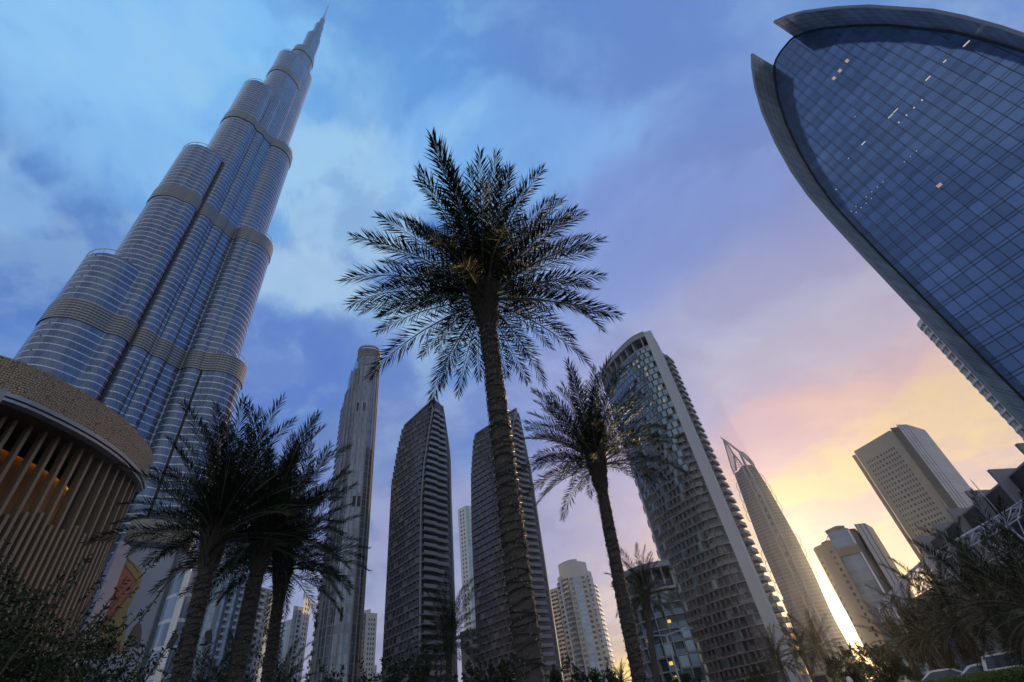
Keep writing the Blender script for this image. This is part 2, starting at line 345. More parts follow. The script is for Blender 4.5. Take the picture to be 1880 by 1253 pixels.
# ------------------------------------------------------------------ ground
g = MB()
g.face([(-900, -900, 0), (900, -900, 0), (900, 900, 0), (-900, 900, 0)])
struct('ground', g, mat_plain('paving', (0.20, 0.19, 0.18), 0.85, var=0.2, scale=0.2, bump=0.2))
g = MB(); q0, q1, q2, q3 = P(12, 26), P(60, 30), P(60, 52), P(12, 48)
g.face([(p[0], p[1], 0.004) for p in (q0, q3, q2, q1)])
struct('road', g, mat_plain('asphalt', (0.05, 0.05, 0.052), 0.85, var=0.2, scale=0.6, bump=0.3))
g = MB(); u, n, L = unit(q0, q1); g.box((q0[0], q0[1], 0), u, n, L, 0.3, 0.14)
struct('kerb', g, M['concrete'])

# ------------------------------------------------------------------ stepped supertall tower
def capsule(c, az, s0, e, r, k=14, p=2.0):
    """outline anticlockwise from above: from s0 to e along bearing az, half width r"""
    a = np.array([sin(R(az)), cos(R(az))]); b = np.array([a[1], -a[0]])       # b to the right of a
    pts = []
    for i in range(k + 1):
        t = PI * i / k                                                          # nose: right side to left side
        cc, ss = cos(t), sin(t)
        pts.append(np.array(c[:2]) + a * (e + r * ss ** (2 / p)) + b * r * math.copysign(abs(cc) ** (2 / p), cc))
    for i in range(k + 1):
        t = PI * i / k
        pts.append(np.array(c[:2]) + a * (s0 - r * sin(t)) - b * r * cos(t))
    return pts

def supertall():
    ax = P(-44.0, 250.0)
    t = thing('skyscraper', 'tallest silver glass tower with stepped round wings and a needle spire', 'skyscraper', ax)
    gl = mat_curtain('silver_glass', (0.105, 0.14, 0.22), 1.35, 3.65, 0.15, 0.13, (0.17, 0.175, 0.19), (0.50, 0.51, 0.54), 0.22, 0.13, 0.75, span_metal=0.7, mull_metal=0.6, wob=0.04)
    lv = mat_louvre('bronze_louvre', (0.27, 0.265, 0.26), 1.5, 0.45, 0.35, 0.2)
    core = mat_curtain('core_glass', (0.15, 0.19, 0.27), 2.2, 3.65, 0.5, 0.2, (0.2, 0.2, 0.22), (0.5, 0.5, 0.52), 0.3, 0.2, 0.6)
    bands = [(20, 27), (160.5, 171.5), (264, 275), (386, 397), (508, 518), (590, 596)]
    LW, RW_, BW = 201.0, 76.0, 318.0
    Wd = {}
    for az in (LW, RW_, BW):
        a = np.array([sin(R(az)), cos(R(az)), 0]); Wd[az] = (a, np.array([a[1], -a[0], 0]))
    def solid(nm, az, s0, e, r, top, p=2.0, z0=0.0, off=0.0, railing=False, ring=True):
        c_ = ax + Wd[az][1] * off
        mb = MB(); mb.prism(capsule(c_, az, s0, e, r, p=p), z0, top, 0, 1); mb.build(nm, [gl, M['dark']], t)
        if ring:
            for q0, q1 in bands:
                if q1 <= top + 0.6 and q0 > z0:
                    lb = MB(); lb.prism(capsule(c_, az, s0, e, r + 0.4, p=p), q0, q1, 0, 1, 1); lb.build('louvre_band', [lv, M['dark']], t)
        if railing:
            rl = MB(); pr = capsule(c_, az, s0, e, r - 0.2, p=p); pp = [np.array([q[0], q[1], top + 3.2]) for q in pr[:15]]
            rl.tube(pp, 0.2, 5)
            for q in pp[::2]: rl.tube([q - np.array([0, 0, 3.2]), q], 0.13, 4)
            rl.build('roof_railing', M['steel'], t)
    # noses of the three wings: bearing, centre along the wing, radius, top
    for az, c1, r, top in [(LW, 44.0, 12.2, 203), (LW, 34.8, 12.6, 324), (LW, 23.3, 13.0, 455), (LW, 11.0, 12.8, 560),
                           (RW_, 17.8, 11.2, 171.5), (RW_, 11.0, 12.2, 275), (RW_, 3.5, 12.6, 397),
                           (BW, 40, 12.0, 130), (BW, 26, 13.0, 235), (BW, 13, 13.0, 350)]:
        solid('wing_tier', az, c1 - 2.0, c1 + 2.0, r, top, 2.1, railing=True)
        solid('wing_spine', az, 0.0, c1, 9.6, top - 4.0, ring=False)
    # bowed bays along the flanks: bearing, place along the wing, half length, top
    for az, w0, hl, top in [(LW, 34.9, 4.9, 324), (LW, 25.2, 4.7, 455), (LW, 16.2, 4.3, 455), (RW_, 11.2, 4.6, 275), (RW_, 1.6, 4.8, 397), (BW, 30, 5.0, 235), (BW, 19, 5.0, 350)]:
        for sd_ in (-1, 1): solid('flank_bay', az, w0 - 0.4, w0 + 0.4, hl, top, 2.0, off=sd_ * 9.4)
    solid('core_tier', LW, 2, 6.5, 9.5, 606); solid('core_tier', RW_, -4, 0.5, 9.5, 545); solid('core_tier', RW_, -3, 1.0, 7.0, 600); solid('core_tier', RW_, 0, 1.5, 4.6, 652); solid('core_tier', BW, 0, 5, 10, 490)
    for az, w0, r, top in ((LW, 40.2, 12.0, 201), (LW, 30.1, 12.9, 322), (LW, 20.6, 12.9, 440), (RW_, 16.4, 11.9, 170), (RW_, 6.4, 12.3, 273)):
        a, b = Wd[az]; sd_ = -1 if az == LW else 1
        s = MB(); o = ax + a * (w0 - 0.6) + b * sd_ * (r - 1.6); s.box(o, a, b * sd_, 1.2, 1.6, top); s.build('recess_shade', M['black'], t)  # solid black strip in the valley, its shade put into the colour
    # maintenance rail brackets on the outer edge of the long wing
    br = MB(); a = np.array([sin(R(LW)), cos(R(LW)), 0]); rt = np.array([a[1], -a[0], 0])
    for k in range(9, 57, 2):
        e, r = (46.0, 12.2)
        p = ax + a * (e + r * 0.86) - rt * (r * 0.45) + np.array([0, 0, 3.65 * k])
        br.cbox(p, 1.0, 1.0, 0.8)
    br.build('maintenance_rail', M['black'], t)
    # black box painting in the shade of a recess, with balcony slabs, where bays meet
    v = np.array([sin(R(-44)), cos(R(-44)), 0]); rr = np.array([v[1], -v[0], 0])
    def slot(lat, fwd, width, top):
        s = MB(); o = ax + rr * (lat - width / 2) - v * fwd
        s.box(o - np.array([0, 0, 0]) + v * 2.0, rr, -v, width, 2.0, top); s.build('recess_shade', M['black'], t)
        s = MB()
        for k in range(6, int(top / 3.65)): s.box(o + rr * 0.1 - v * 0.004 + np.array([0, 0, k * 3.65]), rr, -v, width - 0.2, 0.5, 0.75)
        s.build('balcony_slab', M['steel'], t)['kind'] = 'stuff'
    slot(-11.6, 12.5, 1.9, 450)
    # core and pinnacle
    mb = MB(); mb.prism(capsule(ax, LW, -1.5, 0.5, 10.5), 0, 560, 0, 1); mb.build('core', [core, M['dark']], t)
    for az, s0, e, r, z0, z1 in [(LW, 0, 3.6, 6.4, 540, 668), (RW_, -2.0, 0.5, 4.6, 600, 690), (LW, 0, 1.2, 4.4, 640, 716), (RW_, 0, 0.2, 3.1, 650, 742)]:
        mb = MB(); mb.prism(capsule(ax, az, s0, e, r), z0, z1, 0, 1); mb.build('pinnacle_tier', [gl, M['dark']], t)
    sp = MB(); sp.tube([ax + np.array([0, 0, z]) for z in (735, 752, 753, 775, 776, 800, 830)], [2.4, 2.1, 1.5, 1.2, 0.8, 0.6, 0.25], 12); sp.build('spire', M['steel'], t)
supertall()

# ------------------------------------------------------------------ arch-shaped glass office tower
def arch_tower():
    K = 116.0 / 60.0; A = R(58.0); n = -np.array([sin(A), cos(A), 0]); e = np.array([cos(A), -sin(A), 0]); c0 = P(58, 116.0)
    t = thing('arched_office_tower', 'huge blue glass office tower with a pointed arch outline and projecting rim', 'office tower', c0)
    q = lambda s, z, d=0.0: c0 + e * s + n * d + np.array([0, 0, z])
    left = [(-11.1, 0), (-11.1, 18), (-11.1, 30), (-11.1, 38), (-11.05, 44), (-10.9, 49), (-10.4, 54), (-9.4, 60), (-7.9, 66.5), (-6.2, 71.7), (-4.6, 75.4), (-3.4, 77.5)]
    crown = [(-2.6, 78.1), (-1.6, 78.4), (-0.8, 78.4), (0.3, 78.3)]
    right = [(0.9, 78.0), (2.2, 76.3), (3.6, 73.6), (5.5, 68.6), (7.0, 63.9), (8.0, 59.4), (8.9, 55.4), (9.4, 51.4), (9.75, 47.0), (10.0, 40), (10.05, 30), (10.05, 0)]
    L = [(a * K, b * K) for a, b in left]; Cc = [(a * K, b * K) for a, b in crown]; Rr = [(a * K, b * K) for a, b in right]
    gl = mat_curtain('blue_glass', (0.105, 0.175, 0.34), 2.1, 3.55, 0.13, 0.048, (0.008, 0.010, 0.014), (0.008, 0.011, 0.018), 0.24, 0.07, 0.68, line2=0.22, wob=0.10, mull_metal=0.2, span_metal=0.3)
    allp = L + Cc + Rr
    f = MB(); f.face([q(s, z) for s, z in allp[::-1]], 0, [(s + 60, z) for s, z in allp[::-1]]); f.build('glass_facade', gl, t)
    b = MB(); back = 26.0
    for (s0, z0), (s1, z1) in zip(allp[:-1], allp[1:]):
        b.face([q(s0, z0), q(s1, z1), q(s1, z1, -back), q(s0, z0, -back)], 0, [(0, z0), (0, z1), (back, z1), (back, z0)])
    b.face([q(s, z, -back) for s, z in allp[::-1]], 0, [(s, z) for s, z in allp[::-1]])
    b.build('side_wall', M['dark'], t)
    soff = mat_curtain('rim_glass', (0.30, 0.34, 0.345), 2.1, 3.55, 0.12, 0.04, (0.03, 0.032, 0.035), (0.06, 0.066, 0.068), 0.3, 0.3, 0.1, line2=0.24)
    dep = 4.9 * K; th = 0.6
    rimm = mat_plain('rim_edge', (0.16, 0.175, 0.21), 0.45, 0.2, var=0.1, scale=0.2)
    def rim(pts, outset, endcut):
        r = MB(); N = len(pts); nor = []
        for i in range(N):
            a = np.array(pts[max(i - 1, 0)]); b2 = np.array(pts[min(i + 1, N - 1)]); d = (b2 - a) / np.linalg.norm(b2 - a); nor.append(np.array([-d[1], d[0]]))
        lens = [0]
        for i in range(1, N): lens.append(lens[-1] + np.linalg.norm(np.array(pts[i]) - np.array(pts[i - 1])))
        I0 = [np.array(p) for p in pts]; O0 = [p + k * th for p, k in zip(I0, nor)]
        I1 = [p + k * outset for p, k in zip(I0, nor)]; O1 = [p + k * (outset + th) for p, k in zip(I0, nor)]
        for i in range(N - 1):
            j = i + 1; uvq = [(0, lens[i]), (0, lens[j]), (dep, lens[j]), (dep, lens[i])]
            r.face([q(*I0[i]), q(*I0[j]), q(*I1[j], dep), q(*I1[i], dep)], 0, uvq)
            r.face([q(*O0[i], -0.05), q(*O1[i], dep), q(*O1[j], dep), q(*O0[j], -0.05)], 1)
            r.face([q(*I1[i], dep), q(*I1[j], dep), q(*O1[j], dep), q(*O1[i], dep)], 1)
        i = N - 1 if endcut == 'end' else 0
        r.face([q(*I0[i]), q(*I1[i], dep), q(*O1[i], dep), q(*O0[i])], 0, [(0, 0), (dep, 0), (dep, th), (0, th)])
        return r
    rim(L, 0.12 * K, 'end').build('rim_fin', [soff, rimm], t)
    rim(Rr, -0.08 * K, 'start').build('rim_fin', [soff, rimm], t)
    # dark gasket along the foot of the rim
    for pts in (L, Rr):
        gk = MB(); pp = [q(s, z, 0.25) for s, z in pts]; gk.tube(pp, 0.35, 4); gk.build('gasket', M['black'], t)
    gk = MB(); gk.tube([q(s, z, 0.1) for s, z in [L[-1]] + Cc + [Rr[0]]], 0.22, 4); gk.build('gasket', M['black'], t)
    # a few lit ceilings seen through the glass (real coordinates on the facade)
    S = 116.0 / 80.0
    lw = mat_emit('office_light', (1.0, 0.9, 0.75), 0.55); lw2 = mat_emit('cool_office_light', (0.85, 0.93, 1.0), 0.6); lo = mat_emit('peach_office_light', (1.0, 0.78, 0.6), 0.38)
    def spot(s, z, ws, hs, mt):
        b2 = MB(); b2.face([q(s * S - ws / 2, z * S - hs / 2, 0.03), q(s * S + ws / 2, z * S - hs / 2, 0.03), q(s * S + ws / 2, z * S + hs / 2, 0.03), q(s * S - ws / 2, z * S + hs / 2, 0.03)]); b2.build('lit_or_glint_window', mt, t)
    for s, z in ((2.49, 87.24), (0.82, 86.92), (-0.54, 86.76)): spot(s, z, 0.75, 1.2, lo)
    for s, z in ((3.36, 68.5), (2.11, 68.49), (0.86, 68.47), (-0.4, 68.48)): spot(s, z, 0.3, 0.35, lw2)
    for s, z in ((-1.96, 61.99), (-2.93, 61.99), (-3.91, 61.97)): spot(s, z, 0.16, 0.2, lw2)
    Dd = 80.0
    for px, py, ws, hs, mt in [(1588.5, 266, 1.0, 0.3, lw2), (1638.7, 216, 1.2, 0.28, lw), (1648, 206, 1.1, 0.28, lw), (1708, 146.5, 1.1, 0.35, lw), (1739, 115, 0.7, 0.3, lw2), (1779, 82.8, 1.3, 0.35, lw),
                               (1561, 294, 0.2, 0.25, lw2), (1573, 217, 0.15, 0.2, lw2), (1538, 351, 0.2, 0.25, lw2), (1729, 344, 0.9, 0.8, lo)] + \
                              [(1400 + a * .1915, 180 + b2 * .1915, 0.16, 0.2, lw2) for a, b2 in ((1173, 822), (1118, 871), (1065, 918), (1013, 965), (1062, 980), (1012, 1027), (962, 1070), (913, 1057), (865, 1102), (915, 1115))]:
        d = ray(px, py); tt = Dd / d.dot(-n); spot(tt * d.dot(e), tt * d[2] + 1.6, ws, hs, mt)
arch_tower()

# ------------------------------------------------------------------ unit cells used on facades
def cell_window(dep=0.35, m0=0, m1=1, fr=0.0):
    """punched window: reveal and inset glass"""
    c = MB(); c.face([(0, -dep, 0), (1, -dep, 0), (1, -dep, 1), (0, -dep, 1)], m1)
    c.face([(0, 0, 0), (1, 0, 0), (1, -dep, 0), (0, -dep, 0)], m0); c.face([(0, -dep, 1), (1, -dep, 1), (1, 0, 1), (0, 0, 1)], m0)
    c.face([(0, 0, 0), (0, -dep, 0), (0, -dep, 1), (0, 0, 1)], m0); c.face([(1, -dep, 0), (1, 0, 0), (1, 0, 1), (1, -dep, 1)], m0)
    return c
def bx(c, x0, x1, y0, y1, z0, z1, mi):
    c.box((x0, y0, z0), (1, 0), (0, 1), x1 - x0, y1 - y0, z1 - z0, mi)
def cell_balcony(dep=1.3, mslab=0, mrail=1, mglass=2, para=0.36, slab=0.07):
    c = MB(); c.face([(0.02, 0.02, 0.07), (0.98, 0.02, 0.07), (0.98, 0.02, 0.99), (0.02, 0.02, 0.99)], mglass)
    bx(c, 0.0, 1.0, 0.0, dep, 0.0, slab, mslab); bx(c, 0.03, 0.97, dep - 0.12, dep - 0.05, slab, slab + para, mrail)
    bx(c, 0.0, 0.04, 0.0, dep, slab, 1.0, mslab)
    return c
def cell_box(dep=1.1):
    """protruding glazed box with frame"""
    c = MB(); bx(c, 0.07, 0.97, 0.0, dep, 0.15, 0.72, 1); bx(c, -0.02, 1.02, 0.0, dep + 0.15, 0.0, 0.145, 0); bx(c, 0.0, 0.065, 0.0, dep + 0.12, 0.145, 0.98, 0); return c
def cell_slab(dep=1.4):
    c = MB(); bx(c, 0.0, 1.0, 0.0, dep, 0.0, 0.13, 0); bx(c, 0.01, 0.99, dep - 0.15, dep - 0.03, 0.13, 0.45, 1); return c

def facade(root, p0, p1, z0, z1, fh, cols, wallm, mats_w=None, base=0.0):
    """a facade from p0 (left) to p1 (right): columns ('wall'|'win'|'balc'|'glass', share). Cells go on a flat wall; returns places"""
    u, n, L = unit(p0, p1); tot = sum(c[1] for c in cols); x = 0.0; nf = int((z1 - z0) / fh); out = {'win': [], 'balc': []}
    wl = MB(); gl = MB()
    def pt(s, z, d=0): return (p0[0] + u[0] * s + n[0] * d, p0[1] + u[1] * s + n[1] * d, z)
    for kind, share in cols:
        wd = share / tot * L
        if kind == 'wall': wl.face([pt(x, z0), pt(x + wd, z0), pt(x + wd, z1), pt(x, z1)], 0, [(x, z0), (x + wd, z0), (x + wd, z1), (x, z1)])
        elif kind == 'glass': gl.face([pt(x, z0, 0.1), pt(x + wd, z0, 0.1), pt(x + wd, z1, 0.1), pt(x, z1, 0.1)], 0, [(x, z0), (x + wd, z0), (x + wd, z1), (x, z1)])
        elif kind == 'balc':
            wl.face([pt(x, z0), pt(x + wd, z0), pt(x + wd, z1), pt(x, z1)], 0, [(x, z0), (x + wd, z0), (x + wd, z1), (x, z1)])
            for k in range(nf): out['balc'].append((pt(x, z0 + k * fh, 0.01), u, n, wd, fh))
        elif kind == 'win':
            a, b = x + wd * 0.22, x + wd * 0.78
            for k in range(nf):
                za, zb = z0 + k * fh, z0 + (k + 1) * fh; wa, wb = za + fh * 0.25, za + fh * 0.78
                wl.face([pt(x, za), pt(x + wd, za), pt(x + wd, wa), pt(x, wa)], 0); wl.face([pt(x, wb), pt(x + wd, wb), pt(x + wd, zb), pt(x, zb)], 0)
                wl.face([pt(x, wa), pt(a, wa), pt(a, wb), pt(x, wb)], 0); wl.face([pt(b, wa), pt(x + wd, wa), pt(x + wd, wb), pt(b, wb)], 0)
                out['win'].append((pt(a, wa), u, n, b - a, wb - wa))
            if z0 + nf * fh < z1: wl.face([pt(x, z0 + nf * fh), pt(x + wd, z0 + nf * fh), pt(x + wd, z1), pt(x, z1)], 0)
        x += wd
    if wl.f: wl.build('facade_wall', wallm, root)
    if gl.f and mats_w is not None: gl.build('curtain_wall', mats_w, root)
    return out

def lerp(a, b, t): return np.array(a) * (1 - t) + np.array(b) * t

# ------------------------------------------------------------------ the dark twin towers with tapered tops
def twin(label, Lp, Cp, Rp, BRp, BLp, fh=3.3, peak=None, cg='twin towers'):
    """each of Lp, Cp, Rp ...: list of (z, az, dist) knots of one vertical edge"""
    def edge(kn, z):
        for (z0, a0, d0), (z1, a1, d1) in zip(kn[:-1], kn[1:]):
            if z <= z1: f = max(0, (z - z0) / (z1 - z0)); return P(a0 + (a1 - a0) * f, d0 + (d1 - d0) * f, z)
        return P(kn[-1][1], kn[-1][2], z)
    c = edge(Cp, 0); t = thing('apartment_tower', label, 'apartment tower', (c[0], c[1], 0), cg)
    body = mat_curtain('twin_glass', (0.055, 0.062, 0.08), 1.6, fh, 0.12, 0.16, (0.07, 0.07, 0.075), (0.10, 0.10, 0.11), 0.4, 0.2, 0.4, span_metal=0.2)
    zs = sorted(set([0.0] + [k[0] for kn in (Lp, Cp, Rp) for k in kn]))
    zs = [z for z in zs if z <= Lp[-1][0]]
    rings = [[edge(kn, z) for kn in (Lp, Cp, Rp, BRp, BLp)] for z in zs]
    top = [edge(Lp, Lp[-1][0]), edge(Cp, Cp[-1][0]), edge(Rp, Rp[-1][0]), edge(BRp, Lp[-1][0]), edge(BLp, Lp[-1][0])]
    rings.append([top[0] + np.array([0, 0, 0.05])] + top[1:3] + [p + np.array([0, 0, 0.05]) for p in top[3:]])
    mb = MB(); mb.levels(rings, 0, 1); mb.build('glass_body', [body, M['dark']], t)
    fr = mat_plain('twin_frame', (0.19, 0.195, 0.215), 0.6, 0.1, var=0.2, scale=0.2); gm = mat_glass_plain('twin_box_glass', (0.09, 0.10, 0.125), 0.15, 0.5)
    lit = mat_plain('twin_box_highlight', (0.18, 0.18, 0.18), 0.5, 0.3, var=0.3, scale=0.1)  # paler boxes: diagonal highlights put into the colour
    boxes = []; pale = []; slabs = []; slabs2 = []; halves = []
    for k in range(2, 60):
        z = k * fh
        ztop = lambda f: lerp([Lp[-1][0]], [Cp[-1][0]], f)[0]
        a, b = edge(Lp, z), edge(Cp, z); u, n, L = unit(a, b); nx = 8; wd = L / (nx + 0.5)
        if z + fh < ztop(0.05) - 1.0: halves.append((a + np.array([u[0], u[1], 0]) * (0.0 if k % 2 else nx * wd), u, n, wd * 0.46, fh))
        for i in range(nx):
            x = (i + (0.5 if k % 2 else 0.0)) * wd
            if z + fh > ztop((x + wd * 0.5) / L) - 1.0: continue
            o = a + np.array([u[0], u[1], 0]) * x
            (pale if (i + k // 2) % 4 == 0 and k % 3 else boxes).append((o, u, n, wd * 0.93, fh))
        if z + fh < Cp[-1][0] - 3:
            a, b = edge(Cp, z), edge(Rp, z); u, n, L = unit(a, b)
            slabs.append((a, u, n, L * 0.42, fh)); slabs2.append((a + np.array([u[0], u[1], 0]) * L * 0.43, u, n, L * 0.40, fh))
    cells(t, 'facade_box', cell_box(1.0), [fr, gm], boxes); cells(t, 'half_facade_box', cell_box(1.0), [fr, gm], halves, 60); cells(t, 'highlight_facade_box', cell_box(1.0), [fr, lit], pale, 40)
    rail = mat_plain('twin_rail', (0.22, 0.235, 0.26), 0.35, 0.35, var=0.15, scale=0.2)
    cells(t, 'balcony', cell_slab(2.2), [fr, rail], slabs); cells(t, 'corner_balcony', cell_slab(1.3), [fr, rail], slabs2)
    cp = MB(); pk = [top[0], lerp(top[0], top[1], 0.5), top[1]]
    cp.tube([p + np.array([0, 0, 0.4]) for p in pk], 0.7, 6); cp.build('roof_edge', fr, t)
    for kn in (Lp, Cp, Rp):
        cp = MB(); cp.tube([edge(kn, z) for z in np.linspace(0, kn[-1][0], 24)], 0.55, 5); cp.build('corner_post', fr, t)
twin('dark slate apartment tower with a slanted peaked roof, left one of the two peaked towers',
     [(0, -18.15, 240), (108, -17.85, 239), (125, -17.3, 236), (140, -16.6, 233)],
     [(0, -14.75, 214), (90, -14.45, 215), (110, -14.0, 216), (128, -13.3, 217), (147.5, -12.5, 218)],
     [(0, -11.15, 228), (95, -10.85, 227), (117, -10.7, 226), (139, -11.2, 224), (146, -11.4, 223)],
     [(0, -12.5, 258), (147, -13.0, 250)], [(0, -17.0, 262), (140, -16.0, 255)], cg='pair of dark peaked towers')
twin('dark slate apartment tower with a peaked roof half hidden by the tall palm trunk',
     [(0, -8.9, 262), (90, -8.35, 261), (119, -7.95, 260), (134, -7.5, 258), (144.5, -7.1, 256)],
     [(0, -4.3, 236), (95, -3.6, 237), (120, -2.9, 238), (140, -1.7, 240), (150.5, -1.0, 242)],
     [(0, -0.75, 250), (92, -0.5, 249), (112, -0.45, 248), (140, -0.7, 246), (149, -0.85, 245)],
     [(0, -2.5, 280), (147, -2.8, 272)], [(0, -8.0, 284), (144, -7.0, 278)], cg='pair of dark peaked towers')

# ------------------------------------------------------------------ slender round tower with stone ribs
def ribbed_tower():
    c = P(-22.3, 245)
    t = thing('ribbed_tower', 'slender glass tower with long beige ribs and open round crown', 'skyscraper', c)
    gl = mat_curtain('ribbed_glass', (0.18, 0.215, 0.27), 1.1, 3.6, 0.10, 0.12, (0.15, 0.145, 0.14), (0.22, 0.22, 0.22), 0.35, 0.1, 0.6)
    rib = mat_plain('rib_stone', (0.29, 0.27, 0.245), 0.6, 0.1, var=0.12, scale=0.2)
    front = [(-24.75, 249), (-24.5, 242.5), (-23.9, 238.8), (-23.2, 236.8), (-22.4, 236.0), (-21.5, 236.4), (-20.9, 238.0), (-20.48, 240.5), (-20.4, 246)]
    upper = [(-23.58, 243), (-23.5, 239.6), (-23.2, 237.4), (-22.6, 236.3), (-21.9, 236.0), (-21.2, 236.6), (-20.75, 238.2), (-20.48, 240.5), (-20.4, 245)]
    def ply(l): return [P(*q)[:2] for q in l] + [P(-20.9, 262)[:2], P(-24.2, 264)[:2]]
    mb = MB(); mb.prism(ply(front), 0, 170, 0, 1); mb.build('lower_body', [gl, M['dark']], t)
    mid = [(a + (0.25 if a < -23 else 0), d) for a, d in front]
    mb = MB(); mb.prism(ply(mid), 170, 183, 0, 1); mb.build('shoulder', [gl, M['dark']], t)
    mb = MB(); mb.prism(ply(upper), 183, 192, 0, 1); mb.build('upper_body', [gl, M['dark']], t)
    # ribs
    def along(l, s):
        pts = [P(*q)[:2] for q in l]; seg = [np.linalg.norm(pts[i + 1] - pts[i]) for i in range(len(pts) - 1)]; x = s * sum(seg)
        for i, L in enumerate(seg):
            if x <= L or i == len(seg) - 1:
                u, n, _ = unit(pts[i], pts[i + 1]); return pts[i] + u * x, u, n
            x -= L
    for k in range(13):
        s = (k + 0.5) / 13; p, u, n = along(front, s); zz = np.degrees(np.arctan2(p[0], p[1])); top = 170 if zz < -24.25 else (183 if zz < -23.62 else 192)
        mb = MB(); w_ = 0.3 if k % 2 else 0.5
        mb.box((p[0] - u[0] * w_ / 2, p[1] - u[1] * w_ / 2, 0), u, n, w_, 0.35, top); mb.build('rib', rib, t)
    # balconies on the left flank
    bl = []
    p0, p1 = P(-24.95, 256)[:2], P(-24.45, 244)[:2]; u, n, L = unit(p0, p1)
    mb = MB(); mb.prism([p0, p1, P(-23.4, 250)[:2], P(-23.8, 262)[:2]], 0, 168, 0, 1); mb.build('balcony_wing', [M['darkglass'], M['dark']], t)
    for k in range(4, 46): bl.append((np.array([p0[0], p0[1], k * 3.6]), u, n, L, 3.6))
    cells(t, 'balcony', cell_slab(0.7), [M['grey'], M['teal']], bl)
    # plant-room openings
    for s, z in ((0.42, 48), (0.52, 48), (0.55, 97), (0.62, 97), (0.48, 152), (0.58, 152), (0.86, 151)):
        p, u, n = along(front, s); mb = MB(); mb.box((p[0] - u[0] * 0.7, p[1] - u[1] * 0.7, z), u, n, 1.4, 0.25, 5.2); mb.build('plant_opening', M['black'], t)
    # open crown
    cr = MB(); ring = [P(a, d) for a, d in upper]
    for z in (192.3, 197.2, 199.2): cr.tube([np.array([p[0], p[1], z]) for p in ring], 0.5, 5)
    for k in range(34):
        p, u, n = along(upper, (k + 0.5) / 34); cr.tube([(p[0], p[1], 192), (p[0], p[1], 199.4)], 0.24, 4)
    cr.build('open_crown', rib, t)
    cd_ = MB(); cd_.prism([p * 1.006 for p in ply(upper)], 192, 198.6, 0, 1); cd_.build('crown_core', [gl, M['dark']], t)
    rim = MB(); rp = [P(a, d)[:2] for a, d in upper]; rim.prism(rp + [p * 1.003 for p in reversed(rp)], 199.4, 200.4, 0, 0, 0); rim.build('crown_rim', M['pale'], t)
ribbed_tower()

# ------------------------------------------------------------------ curved hotel with staggered balconies
def arcpts(kn, n):
    """smooth polyline through (az, dist) knots, evenly spaced"""
    pts = [P(a, d)[:2] for a, d in kn]; out = []
    for i in range(len(pts) - 1):
        p0 = pts[max(i - 1, 0)]; p1 = pts[i]; p2 = pts[i + 1]; p3 = pts[min(i + 2, len(pts) - 1)]
        for k in range(12):
            t = k / 12; out.append(0.5 * (2 * p1 + (p2 - p0) * t + (2 * p0 - 5 * p1 + 4 * p2 - p3) * t * t + (3 * p1 - p0 - 3 * p2 + p3) * t ** 3))
    out.append(pts[-1]); seg = [0]
    for a, b in zip(out[:-1], out[1:]): seg.append(seg[-1] + np.linalg.norm(b - a))
    res = []
    for k in range(n + 1):
        x = seg[-1] * k / n; i = min(max(np.searchsorted(seg, x) - 1, 0), len(out) - 2); f = (x - seg[i]) / (seg[i + 1] - seg[i]); res.append(out[i] * (1 - f) + out[i + 1] * f)
    return res

HOTEL_FRAME = mat_plain('hotel_frame', (0.28, 0.28, 0.285), 0.6, 0.05, var=0.1, scale=0.2)
HOTEL_GLASS = mat_glass_plain('hotel_box_glass', (0.20, 0.27, 0.31), 0.15, 0.5)
HOTEL_BACK = mat_curtain('hotel_back', (0.05, 0.056, 0.07), 1.2, 3.25, 0.1, 0.1, (0.06, 0.06, 0.065), (0.12, 0.12, 0.12), 0.5, 0.12, 0.4, lit=0.0)
def cell_hotel(dep=1.15):
    c = MB(); bx(c, -0.02, 1.02, 0.0, dep, 0.0, 0.085, 0); bx(c, 0.0, 0.075, 0.0, dep - 0.05, 0.085, 1.0, 0); return c
def cell_hotel_box(dep=1.15):
    c = MB(); bx(c, 0.06, 0.98, dep - 0.35, dep - 0.02, 0.11, 0.44, 1); return c
def cell_glass_box(dep=1.2):
    c = MB(); bx(c, 0.13, 0.99, 0.02, dep + 0.35, 0.2, 0.95, 1); bx(c, 0.12, 1.0, 0.02, dep + 0.40, 0.10, 0.19, 0); bx(c, 0.0, 0.12, 0.02, dep - 0.3, 0.1, 0.99, 2); return c  # the black strip paints in the shadow between neighbouring boxes

